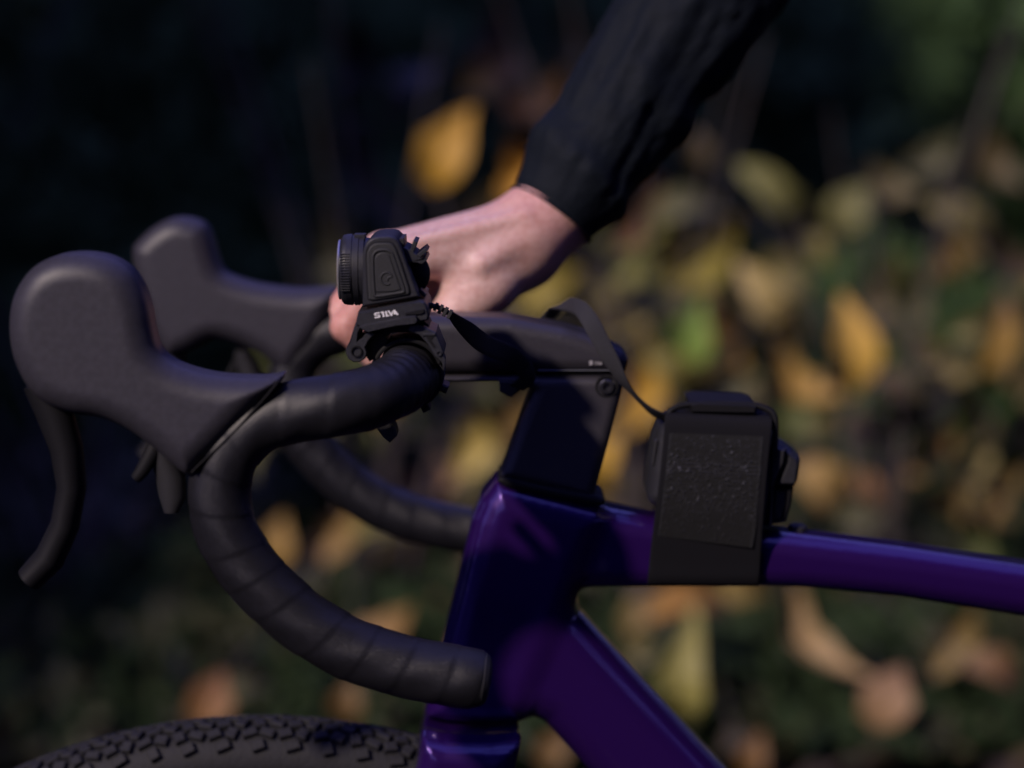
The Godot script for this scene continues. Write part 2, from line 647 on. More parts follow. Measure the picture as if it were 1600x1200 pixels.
func wood_tree(label: String, where: Vector3, trunk_r: float, low: float, high: float, wide: float, count: int, seed_no: int, material: Material):
	var t := thing("wood_tree", label, "tree", where, "trees of the dark wood")
	var r := RandomNumberGenerator.new()
	r.seed = seed_no
	var path := []
	for i in 7: path.append(where + Vector3(r.randf_range(-0.08, 0.08) * i * 0.5, (high * 0.92) * i / 6.0 - 0.05, r.randf_range(-0.08, 0.08) * i * 0.5))
	var b := Build.new()
	b.loft(sweep(spline(path, 24), 12, func(f, a, s): return trunk_r * (1.0 - 0.75 * f) * (1.0 + 0.08 * sin(a * 5.0 + f * 9.0)) + 0.6 * trunk_r * exp(-s * 5.0)), false, true)
	put("trunk", b.commit(), M.bark, t)
	for i in 9:
		var y := lerpf(low, high * 0.85, i / 8.0)
		var a := i * 2.4 + r.randf()
		var p := where + Vector3(0, y, 0)
		var q := p + Vector3(cos(a), 0.25, sin(a)) * wide * 0.75
		b = Build.new()
		b.loft(sweep([p, p.lerp(q, 0.5) + Vector3(0, 0.12, 0), q], 6, func(f, _a, _s): return trunk_r * 0.3 * (1.0 - 0.85 * f)), false, true)
		put("limb", b.commit(), M.bark, t)
	var spots := []
	var clumps := []
	for i in 42:
		var y := lerpf(low, high, r.randf())
		var reach := wide * sqrt(clampf(1.0 - pow((y - (low + high) * 0.45) / ((high - low) * 0.62), 2.0), 0.05, 1.0))
		var a := r.randf() * TAU
		var d := reach * sqrt(r.randf())
		clumps.append([where + Vector3(cos(a) * d, y, sin(a) * d), wide * r.randf_range(0.22, 0.42)])
	for i in count:
		var c: Array = clumps[i % clumps.size()]
		var d := Vector3(r.randfn(), r.randfn() * 0.7, r.randfn()) * float(c[1]) * 0.55
		spots.append(turned(r, c[0] + d, r.randf_range(0.10, 0.2)))
	tag(scatter("crown", spray_mesh(), material, spots, t), "", "", "", "stuff")

func dark_bush(label: String, where: Vector3, size: Vector3, count: int, seed_no: int, material: Material):
	var t := thing("dark_bush", label, "bush", where, "dark bushes at the edge of the wood")
	var r := RandomNumberGenerator.new()
	r.seed = seed_no
	for i in 9:
		var stems := Build.new()
		var a := TAU * i / 9.0 + r.randf()
		var top := where + Vector3(cos(a) * size.x * 0.6, size.y * r.randf_range(0.6, 0.95), sin(a) * size.z * 0.6)
		stems.loft(sweep(spline([where + Vector3(cos(a) * 0.06, -0.04, sin(a) * 0.06), where.lerp(top, 0.5) + Vector3(0, 0.1, 0), top], 8), 6, func(f, _a, _s): return 0.016 * (1.0 - 0.8 * f)), false, true)
		put("stem", stems.commit(), M.bark, t)
	var spots := []
	var clumps := []
	for i in 30:
		var d := Vector3(r.randfn(), 0, r.randfn()).limit_length(1.3) * 0.62
		clumps.append(where + Vector3(d.x * size.x, size.y * r.randf_range(0.12, 0.95) * (1.0 - 0.35 * d.length()), d.z * size.z))
	for i in count:
		var c: Vector3 = clumps[i % 30]
		spots.append(turned(r, c + Vector3(r.randfn() * size.x, r.randfn() * size.y * 0.8, r.randfn() * size.z) * 0.16, r.randf_range(0.05, 0.11)))
	tag(scatter("leaves", spray_mesh(), material, spots, t), "", "", "", "stuff")

func make_setting():
	# forest floor: one uneven sheet out to the horizon
	var b := Build.new()
	var hills := FastNoiseLite.new()
	hills.seed = 4
	hills.frequency = 0.12
	var rings := []
	for i in 40:
		var ring := PackedVector3Array()
		var rad := 0.4 * pow(1.19, i)
		for k in 72:
			var a := TAU * k / 72.0
			var p := Vector3(cos(a) * rad, 0, sin(a) * rad)
			p.y = (hills.get_noise_2d(p.x * 4, p.z * 4) * 0.05 + hills.get_noise_2d(p.x, p.z) * 0.5 * smoothstep(3.0, 20.0, rad)) * smoothstep(0.8, 2.5, rad)
			ring.append(p)
		rings.append(ring)
	b.loft(rings, true, false)
	for i in b.n.size(): if b.n[i].y < 0: b.n[i] = -b.n[i]
	structure("ground", b.commit(), M.soil)
	var r := RandomNumberGenerator.new()
	r.seed = 12
	var spots := [[], [], []]
	for i in 4200:
		var p := Vector3(r.randf_range(-4.5, 4.5), 0.015, r.randf_range(-9.0, 1.5))
		var bs := Basis(Vector3.UP, r.randf() * TAU) * Basis(Vector3.RIGHT, -PI / 2 + r.randfn() * 0.35)
		spots[i % 3].append(Transform3D(bs.scaled(Vector3.ONE * r.randf_range(0.05, 0.1)), p + Vector3(0, r.randf() * 0.03, 0)))
	var tints := [Color(0.05, 0.036, 0.024), Color(0.065, 0.05, 0.036), Color(0.08, 0.055, 0.022)]
	for k in 3:
		tag(scatter("fallen_leaves", leaf_mesh(0.55, 0.2, 0.12), mat(tints[k], 0.8), spots[k]), ["brown fallen leaves lying all over the forest floor", "pale tan fallen leaves lying among the brown ones", "ochre fallen leaves lying among the brown ones"][k], "leaves", "", "stuff")
	# low green plants that cover the floor beside the path
	var low := [[], []]
	var lush := FastNoiseLite.new()
	lush.seed = 8
	lush.frequency = 0.8
	for i in 19000:
		var p := Vector3(r.randf_range(-3.2, 3.2), 0, r.randf_range(-6.5, -2.1))
		var high := 0.06 + 0.16 * clampf(lush.get_noise_2d(p.x, p.z) + 0.45, 0.0, 1.0)
		p.y = r.randf() * high
		low[0 if r.randf() < 0.7 else 1].append(turned(r, p, r.randf_range(0.05, 0.1)))
	tag(scatter("ground_cover", spray_mesh(), M.cover, low[0]), "low dark green plants covering the forest floor", "ground cover", "", "stuff")
	tag(scatter("ground_cover", spray_mesh(), mat(Color(0.045, 0.05, 0.024), 0.7), low[1]), "yellowing low plants among the green ones on the floor", "ground cover", "", "stuff")
	var n := 100
	# [label, x, z, trunk, crown from, crown to, crown width, sprays]
	for a in [["tall dark tree of the wood at far left", -2.9, -8.2, 0.16, 1.2, 4.6, 1.9, 4200], ["dark tree of the wood left of the bicycle's hoods", -1.5, -9.4, 0.14, 1.2, 4.6, 1.9, 4200], ["dark tree of the wood behind the hand", -0.35, -8.9, 0.17, 1.2, 4.6, 1.9, 4200],
			["dark tree of the wood above the sleeve", 0.8, -9.6, 0.15, 1.2, 4.6, 1.9, 4200], ["dark tree of the wood at upper right", 1.9, -8.6, 0.18, 1.2, 4.6, 1.9, 4200], ["tall dark tree of the wood at far right", 3.1, -9.2, 0.15, 1.2, 4.6, 1.9, 4200],
			["full leafy tree left of the path beside the wood", -3.0, -4.0, 0.14, 0.5, 8.5, 1.4, 7000], ["full leafy tree left of the path, second from the wood", -3.2, -2.0, 0.14, 0.5, 8.5, 1.4, 7000], ["full leafy tree left of the path, nearest the handlebar", -3.9, -1.1, 0.14, 0.5, 8.8, 1.4, 7000],
			["full leafy tree right of the path beside the wood", 3.4, -2.6, 0.14, 0.4, 4.8, 1.5, 4200], ["full leafy tree right of the path, second from the wood", 4.0, 0.2, 0.14, 0.4, 4.8, 1.6, 4200], ["full leafy tree right of the path, third from the wood", 3.2, 2.9, 0.14, 0.4, 6.5, 1.7, 5200], ["full leafy tree across the path, facing the bicycle", 0.7, 4.3, 0.14, 0.3, 6.5, 1.8, 6200], ["full leafy tree across the path, right of the one facing the bicycle", 2.4, 5.6, 0.14, 0.3, 6.5, 1.8, 5200]]:
		n += 1
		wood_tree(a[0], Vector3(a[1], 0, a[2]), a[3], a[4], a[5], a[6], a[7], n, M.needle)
	for a in [["dense dark green bush at far left behind the handlebar", -1.75, -5.2, 0.9, 1.5], ["dark green bush behind the headlamp", -0.75, -5.9, 0.85, 1.55], ["dark bush filling the gap behind the jacket sleeve", 0.3, -6.2, 0.9, 1.5],
			["dark green bush behind the yellow leaves at right", 1.2, -5.6, 0.8, 1.5], ["dense dark bush at far right of the top tube", 2.1, -5.9, 0.9, 1.5], ["low dark green bush beneath the handlebar drops", -0.75, -4.5, 0.5, 0.62],
			["low dark green bush beneath the top tube", 0.75, -4.3, 0.55, 0.6], ["tall dark bush deep in the wood at left", -2.6, -6.7, 1.0, 1.9], ["tall dark bush deep in the wood at right", 2.9, -6.9, 1.0, 1.9],
			["tall dark bush deep in the wood behind the hand", -0.3, -7.3, 1.0, 1.9], ["tall dark bush deep in the wood behind the sleeve", 1.3, -7.5, 1.0, 1.9], ["tall dark bush deep in the wood behind the far hood", -1.4, -7.2, 0.9, 1.9],
			["broad bush beyond the front wheel, left of the path", -3.1, 0.3, 0.75, 2.9], ["broad bush at the path's edge left of the camera", -4.9, 3.9, 1.1, 2.0]]:
		n += 1
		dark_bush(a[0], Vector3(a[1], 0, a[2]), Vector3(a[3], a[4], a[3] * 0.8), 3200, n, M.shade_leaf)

# ---------------------------------------------------------------- the bicycle
func solid(lo: Vector3, hi: Vector3, cell: float, slabs: Array) -> Build:
	# slabs: [outline in the plane z = 0, centre z, half thickness, edge radius, blend]
	var f := Field.new(lo, hi, cell)
	for s in slabs: f.slab(s[0], s[1], s[2], s[3], s[4])
	var b := Build.new()
	f.skin(b)
	return b

func span(points: Array, z: float, pad: float) -> Array:
	var p := flat(points, z)
	var lo := p[0]
	var hi := p[0]
	for q in p:
		lo = lo.min(q)
		hi = hi.max(q)
	return [lo - Vector2(pad, pad), hi + Vector2(pad, pad)]

func beam(a: Vector3, b: Vector3, h0: float, w0: float, h1: float, w1: float) -> Array:
	# rounded-rectangle rings from a to b; h in the plane of the frame, w across it
	var rings := []
	var t := (b - a).normalized()
	var up := Vector3(-t.y, t.x, 0).normalized()
	for i in 7:
		var f := i / 6.0
		var ring := PackedVector3Array()
		for k in 32:
			var g := TAU * k / 32.0
			var c := cos(g)
			var s := sin(g)
			var e := 0.45
			ring.append(a.lerp(b, f) + up * (signf(c) * pow(absf(c), e) * lerpf(h0, h1, f)) + Vector3(0, 0, 1) * (signf(s) * pow(absf(s), e) * lerpf(w0, w1, f)))
		rings.append(ring)
	return rings

func make_bicycle():
	var bike := thing("bicycle", "purple drop-bar bicycle with black taped handlebar and knobbly front tyre", "bicycle", Vector3(0.3, 0, 0))
	var Z := 0.0
	# ---- frame: head tube, top tube and down tube grown together
	var head := flat([776, 738, 752, 768, 738, 800, 716, 895, 690, 1000, 668, 1088, 664, 1108, 700, 1116, 760, 1118, 815, 1116, 838, 1085, 880, 985, 902, 915, 930, 850, 950, 800, 936, 782, 880, 766, 820, 750], Z)
	var top := flat([840, 770, 905, 782, 960, 790, 1015, 801, 1100, 812, 1190, 822, 1240, 828, 1400, 848, 1640, 884, 1640, 964, 1400, 926, 1300, 916, 1240, 911, 1186, 910, 1000, 911, 905, 911, 893, 925, 880, 950, 800, 950, 800, 800], Z)
	var down := flat([893, 925, 905, 950, 1000, 1054, 1135, 1200, 1190, 1262, 1010, 1300, 920, 1200, 850, 1120, 835, 1114, 815, 1114, 760, 1050, 780, 960, 840, 900], Z)
	var bb := span([650, 730, 1625, 1270], Z, 0.004)
	var fr := solid(Vector3(bb[0].x, bb[0].y, -0.034), Vector3(bb[1].x, bb[1].y, 0.034), 0.002, [[head, 0.0, 0.027, 0.016, 0.0], [top, 0.0, 0.021, 0.013, 0.006], [down, 0.0, 0.025, 0.021, 0.006]])
	put("frame", fr.commit(), M.paint, bike)
	var b := Build.new()
	var e0 := at(1618, 918, 0)
	b.loft(beam(e0, e0 + Vector3(0.20, -0.035, 0), 0.0148, 0.020, 0.014, 0.018), true, true)
	put("top_tube", b.commit(), M.paint, bike)
	b = Build.new()
	var d0 := at(1062, 1240, 0)
	var dn := (at(1135, 1200, 0) - at(905, 950, 0)).normalized()
	b.loft(beam(d0, d0 + dn * 0.36, 0.0285, 0.024, 0.03, 0.027), true, true)
	put("down_tube", b.commit(), M.paint, bike)
	# a ridge plug on the top tube behind the battery
	b = Build.new()
	var pl := at(1246, 824, 0.0)
	b.turn([[-0.002, 0.0055], [0.0012, 0.0055], [0.0022, 0.0035], [0.0024, 0.0]], 20, Transform3D(Basis(Vector3(0, 0, 1), PI / 2 - 0.12), pl))
	put("plug", b.commit(), M.rubber, bike)

	# ---- fork: crown and two blades down to the axle
	var crest := at(408, 1121, 0)
	var axle := crest - Vector3(0, 0.35, 0)
	var crown := flat([664, 1112, 657, 1150, 645, 1200, 640, 1240, 700, 1262, 790, 1240, 800, 1200, 808, 1150, 815, 1118, 760, 1122, 700, 1120], Z)
	bb = span([630, 1100, 830, 1275], Z, 0.004)
	var fk := Field.new(Vector3(bb[0].x, bb[0].y, -0.068), Vector3(bb[1].x, bb[1].y, 0.068), 0.0025)
	fk.slab(crown, 0.043, 0.014, 0.012, 0.0)
	fk.slab(crown, -0.043, 0.014, 0.012, 0.0)
	fk.slab(flat([664, 1112, 660, 1140, 668, 1150, 805, 1150, 812, 1118, 760, 1122, 700, 1120], Z), 0.0, 0.045, 0.012, 0.006)
	b = Build.new()
	fk.skin(b)
	var fork := put("fork", b.commit(), M.paint, bike)
	for s in [1.0, -1.0]:
		b = Build.new()
		var p0 := at(722, 1236, 0) + Vector3(0, 0, 0.043 * s)
		var p1 := axle + Vector3(0, 0, 0.053 * s)
		b.loft(beam(p0, p1, 0.023, 0.012, 0.011, 0.008), true, true)
		put("blade", b.commit(), M.paint, fork)

	# ---- front wheel
	var wheel := Node3D.new()
	wheel.name = "front_wheel"
	bike.add_child(wheel, true)
	wheel.position = axle - bike.position
	var R := 0.3265
	b = Build.new()
	var rings := []
	for i in 181:
		var a := TAU * i / 180.0
		var ring := PackedVector3Array()
		for k in 20:
			var g := TAU * k / 20.0
			var q := R + cos(g) * 0.0208
			ring.append(Vector3(sin(a) * q, cos(a) * q, sin(g) * 0.0215))
		rings.append(ring)
	b.loft(rings, false, false)
	put("tyre", b.commit(), M.tyre, wheel)
	var shapes := []
	for v in 3:
		b = Build.new()
		b.box(Vector3([0.0078, 0.0062, 0.0088][v], [0.0062, 0.0072, 0.0052][v], 0.0052), 0.0006, Transform3D.IDENTITY)
		shapes.append(b.commit())
	var rest := Build.new()
	var cols := 208
	for i in cols:
		for row in 7:
			var g: float = [-0.98, -0.62, -0.28, 0.0, 0.28, 0.62, 0.98][row]
			if absf(g) > 0.9 and i % 2 == 1: continue
			var a := TAU * (i + (0.5 if row % 2 == 1 else 0.0)) / cols
			a = wrapf(a, -PI, PI)
			var outw := Vector3(sin(a) * cos(g), cos(a) * cos(g), sin(g)).normalized()
			var along := Vector3(cos(a), -sin(a), 0)
			var p := Vector3(sin(a) * (R + cos(g) * 0.0212), cos(a) * (R + cos(g) * 0.0212), sin(g) * 0.022) + outw * 0.0004
			var bs := Basis(along, outw.cross(along), outw)
			bs = Basis(outw, 0.35 * (1.0 if (i + row) % 2 == 0 else -1.0)) * bs
			var xf := Transform3D(bs, p)
			if absf(a) < 0.40 and g > -0.7:
				var o := put("knob", shapes[(i + row) % 3], M.tyre, wheel)
				o.transform = xf
			else:
				rest.box(Vector3(0.0078, 0.0062, 0.0052), 0.0006, xf)
	tag(put("tread", rest.commit(), M.tyre, wheel), "", "", "", "stuff")
	b = Build.new()
	rings = []
	for i in 121:
		var a := TAU * i / 120.0
		var ring := PackedVector3Array()
		for q in [[0.309, 0.0135], [0.311, 0.0125], [0.309, 0.009], [0.306, 0.008], [0.306, -0.008], [0.309, -0.009], [0.311, -0.0125], [0.309, -0.0135], [0.298, -0.0125], [0.286, -0.007], [0.283, 0.0], [0.286, 0.007], [0.298, 0.0125]]:
			ring.append(Vector3(sin(a) * q[0], cos(a) * q[0], q[1]))
		rings.append(ring)
	b.loft(rings, false, false)
	put("rim", b.commit(), M.dark, wheel)
	b = Build.new()
	b.turn([[-0.05, 0.0], [-0.05, 0.009], [-0.036, 0.009], [-0.034, 0.022], [-0.031, 0.022], [-0.028, 0.011], [0.028, 0.011], [0.031, 0.019], [0.034, 0.019], [0.036, 0.009], [0.05, 0.009], [0.05, 0.0]], 24, Transform3D(Basis(Vector3(0, 1, 0), PI / 2), Vector3.ZERO))
	put("hub", b.commit(), M.dark, wheel)
	for i in 24:
		var a := TAU * i / 24.0
		var side := 1.0 if i % 2 == 0 else -1.0
		var a2 := a + (0.42 if i % 4 < 2 else -0.42)
		b = Build.new()
		b.loft(sweep([Vector3(sin(a) * 0.02, cos(a) * 0.02, 0.032 * side), Vector3(sin(a2) * 0.284, cos(a2) * 0.284, 0.002 * side)], 6, func(_f, _a, _s): return 0.001), true, true)
		put("spoke", b.commit(), M.dark, wheel)

	# ---- stem with its cover, seam, bolt and the spacer below it
	var body := flat([628, 500, 645, 490, 700, 489, 800, 492, 880, 506, 935, 524, 974, 545, 980, 556, 976, 577, 826, 577, 690, 577, 640, 577, 622, 552], Z)
	var lower := flat([630, 580, 976, 580, 968, 612, 950, 680, 930, 754, 925, 772, 780, 737, 797, 695, 815, 645, 832, 604, 820, 597, 786, 591, 690, 591, 645, 592], Z)
	bb = span([615, 480, 990, 785], Z, 0.004)
	b = solid(Vector3(bb[0].x, bb[0].y, -0.03), Vector3(bb[1].x, bb[1].y, 0.03), 0.0018, [[body, 0.0, 0.0215, 0.009, 0.0]])
	var stem := put("stem_cover", b.commit(), M.stem, bike)
	b = solid(Vector3(bb[0].x, bb[0].y, -0.03), Vector3(bb[1].x, bb[1].y, 0.03), 0.0018, [[lower, 0.0, 0.0212, 0.006, 0.0]])
	var neck := put("stem", b.commit(), M.stem, bike)
	b = Build.new()
	var s0 := at(840, 578.5, 0.0205)
	var s1 := at(966, 578.5, 0.0205)
	b.box(Vector3(s1.x - s0.x, 0.0007, 0.0012), 0.0002, Transform3D(Basis.IDENTITY, (s0 + s1) * 0.5 + Vector3(0, 0, 0.0005)))
	put("seam", b.commit(), M.seam, stem)
	b = Build.new()
	var bolt := Transform3D(Basis(Vector3(0, 1, 0), -PI / 2), at(948, 604, 0.0212))
	b.turn([[0.0, 0.0066], [0.0002, 0.0065], [0.0002, 0.0052], [-0.001, 0.005], [-0.001, 0.0]], 28, bolt)
	var ring_ := put("bolt_recess", b.commit(), M.dark, neck)
	b = Build.new()
	b.turn([[-0.001, 0.0044], [0.0014, 0.0044], [0.0019, 0.0038], [0.0019, 0.0022], [0.0, 0.0021], [0.0, 0.0]], 24, bolt)
	put("bolt", b.commit(), M.bolt, neck)
	# the small white print beside the seam: an emblem and four short strokes
	b = Build.new()
	for q in [[923.5, 567, 5.0, 7.0], [930.0, 567.5, 1.2, 5.0], [932.6, 567.6, 1.2, 4.4], [935.3, 567.8, 2.0, 4.6], [939.0, 568.0, 2.4, 4.2]]:
		b.box(Vector3(q[2] / 2720.0, q[3] / 2720.0, 0.0004), 0.00005, Transform3D(Basis.IDENTITY, at(q[0], q[1], 0.0216)))
	put("print", b.commit(), M.pale, stem)
	var sp := flat([779, 735, 786, 733, 850, 748, 926, 762, 941, 768, 944, 774, 939, 780, 925, 779, 850, 765, 790, 751, 777, 742], Z)
	bb = span([765, 720, 955, 790], Z, 0.004)
	b = solid(Vector3(bb[0].x, bb[0].y, -0.036), Vector3(bb[1].x, bb[1].y, 0.036), 0.0015, [[sp, 0.0, 0.0235, 0.003, 0.0]])
	put("spacer", b.commit(), M.dark, bike)

	# ---- handlebar: one bend shape, and its mirror image on the far side
	var near := [at(752, 1061, 0.18), at(690, 1053, 0.18), at(620, 1038, 0.18), at(540, 1010, 0.18), at(470, 968, 0.18), at(402, 905, 0.18), at(358, 840, 0.18), at(343, 770, 0.18), at(358, 708, 0.18), at(400, 664, 0.18),
		at(460, 643, 0.18), at(525, 634, 0.1795), at(582, 620, 0.173), at(618, 603, 0.158), at(636, 587, 0.136), at(641, 577, 0.112), at(644, 566, 0.088), at(645, 556, 0.06)]
	var line := even(spline(near, 260), 0.0012)
	var pitch := 0.021
	b = Build.new()
	b.loft(sweep(line, 40, func(f, a, s):
		var turn: float = fposmod((s + 0.0035 * sin(s * 41.0) + 0.002 * sin(s * 97.0)) / pitch + a / TAU, 1.0)
		var lap: float = 0.00042 * (smoothstep(0.0, 0.08, turn) - turn)
		var crease := 0.0
		var bend: float = exp(-pow((f - 0.79) / 0.06, 2.0))
		crease = bend * 0.0011 * sin(s * 1150.0 + 1.2 * sin(a * 2.0)) * (0.6 + 0.4 * sin(a * 3.0 + s * 60.0))
		return (0.0157 + lap + crease) * (1.0 - 0.10 * pow(clampf(1.0 - s / 0.012, 0.0, 1.0), 2.0)) + 0.0002 * sin(a * 5.0 + s * 210.0)), true, true)
	var tape_near := b.commit()
	var tape_far := b.mirrored()
	for half in [tape_near, tape_far]: put("bar_tape", half, M.tape, bike)
	b = Build.new()
	var mid := near[-1] as Vector3
	b.loft(sweep([mid, mid * Vector3(1, 1, 0), mid * Vector3(1, 1, -1)], 32, func(_f, _a, _s): return 0.0152), true, true)
	put("handlebar", b.commit(), M.stem, bike)
	for s in [1.0, -1.0]:
		b = Build.new()
		var tip := at(752, 1061, 0.18) * Vector3(1, 1, s)
		b.turn([[-0.001, 0.0141], [0.0014, 0.0136], [0.0034, 0.0118], [0.0046, 0.008], [0.005, 0.004], [0.0051, 0.0]], 32, Transform3D(Basis(Vector3(0, 0, 1), -0.13), tip))
		put("bar_plug", b.commit(), M.rubber, bike)

	# ---- brake hoods with their levers
	# (the two hoods sit turned a touch differently on the bar)
	var grips := [curved([447, 583, 425, 586, 400, 587, 345, 584, 300, 574, 268, 560, 250, 541, 242, 512, 236, 478, 224, 444, 204, 417, 172, 399, 130, 393, 88, 399, 52, 420, 27, 460, 20, 512, 30, 565, 60, 615, 110, 640, 165, 650, 205, 668, 244, 696, 274, 722, 300, 738, 322, 716, 345, 694, 374, 664, 402, 634, 426, 608], 0.18),
		curved([530, 452, 500, 449, 470, 450, 430, 446, 400, 441, 370, 432, 350, 420, 340, 396, 331, 364, 322, 349, 304, 341, 282, 338, 260, 343, 236, 358, 214, 380, 210, 396, 216, 440, 232, 490, 248, 530, 268, 553, 300, 546, 335, 528, 370, 534, 405, 550, 434, 570, 455, 580, 484, 546, 512, 504], -0.18)]
	var edges := [[[440, 589], [424, 609], [402, 634], [374, 664], [345, 693], [322, 714], [306, 730]], [[527, 458], [512, 484], [498, 508], [484, 530], [472, 550], [462, 566], [456, 576]]]
	var hoods := []
	var lips := []
	for k in 2:
		var zc: float = [0.18, -0.18][k]
		var lo := Vector2(1e9, 1e9)
		var hi := -lo
		for q in grips[k]:
			lo = lo.min(q)
			hi = hi.max(q)
		var gf := Field.new(Vector3(lo.x - 0.006, lo.y - 0.006, zc - 0.026), Vector3(hi.x + 0.006, hi.y + 0.006, zc + 0.026), 0.0017)
		gf.slab(grips[k], zc, 0.0195, 0.0135, 0.0)
		b = Build.new()
		gf.skin(b)
		hoods.append(b.commit())
		var lp := []
		for q in edges[k]: lp.append(at(q[0], q[1], zc))
		var lip_path := spline(lp, 30)
		var lrings := []
		for i in lip_path.size():
			var c: Vector3 = lip_path[i]
			var t: Vector3 = ((lip_path[mini(i + 1, 30)] as Vector3) - (lip_path[maxi(i - 1, 0)] as Vector3)).normalized()
			var ring := PackedVector3Array()
			for j in 24:
				var g := TAU * j / 24.0
				ring.append(c + Vector3(-t.y, t.x, 0) * (cos(g) * 0.0013) + Vector3(0, 0, sin(g) * 0.0160))
			lrings.append(ring)
		b = Build.new()
		b.loft(lrings, true, true)
		lips.append(b.commit())
	var lever := Build.new()
	var blade := []
	var prof := [[62, 596, 20], [84, 640, 22], [104, 700, 19], [112, 760, 17], [102, 820, 17], [78, 872, 18], [46, 905, 16]]
	for i in prof.size():
		var c := at(prof[i][0], prof[i][1], 0.18)
		var c2 := at(prof[mini(i + 1, 6)][0], prof[mini(i + 1, 6)][1], 0.18)
		var c1 := at(prof[maxi(i - 1, 0)][0], prof[maxi(i - 1, 0)][1], 0.18)
		var t := (c2 - c1).normalized()
		var ring := PackedVector3Array()
		for k in 16:
			var g := TAU * k / 16.0
			ring.append(c + Vector3(-t.y, t.x, 0) * (cos(g) * prof[i][2] / 2300.0) + Vector3(0, 0, sin(g) * 0.0095))
		blade.append(ring)
	lever.loft(blade, true, true)
	var paddle := Build.new()
	var pd := []
	for q in [[246, 688, 16, 9], [256, 712, 22, 8], [266, 742, 24, 7], [270, 775, 22, 6], [268, 800, 12, 4]]:
		var c := at(q[0], q[1], 0.178)
		var ring := PackedVector3Array()
		for k in 16:
			var g := TAU * k / 16.0
			ring.append(c + Vector3(cos(g) * q[2] / 3120.0, 0, sin(g) * q[3] / 1000.0))
		pd.append(ring)
	paddle.loft(pd, true, true)
	var pin := Build.new()
	pin.loft(sweep(spline([at(250, 680, 0.181), at(238, 708, 0.183), at(222, 736, 0.184), at(212, 748, 0.184)], 10), 10, func(f, _a, _s): return 0.0052 * (1.0 - 0.45 * f)), true, true)
	for s in 2:
		var hood := put("brake_hood", hoods[s], M.hood, bike)
		put("hood_lip", lips[s], M.dark, hood)
		put("brake_lever", lever.commit() if s == 0 else lever.mirrored(), M.dark, bike)
		put("shift_paddle", paddle.commit() if s == 0 else paddle.mirrored(), M.rubber, bike)
		put("reach_pin", pin.commit() if s == 0 else pin.mirrored(), M.dark, bike)

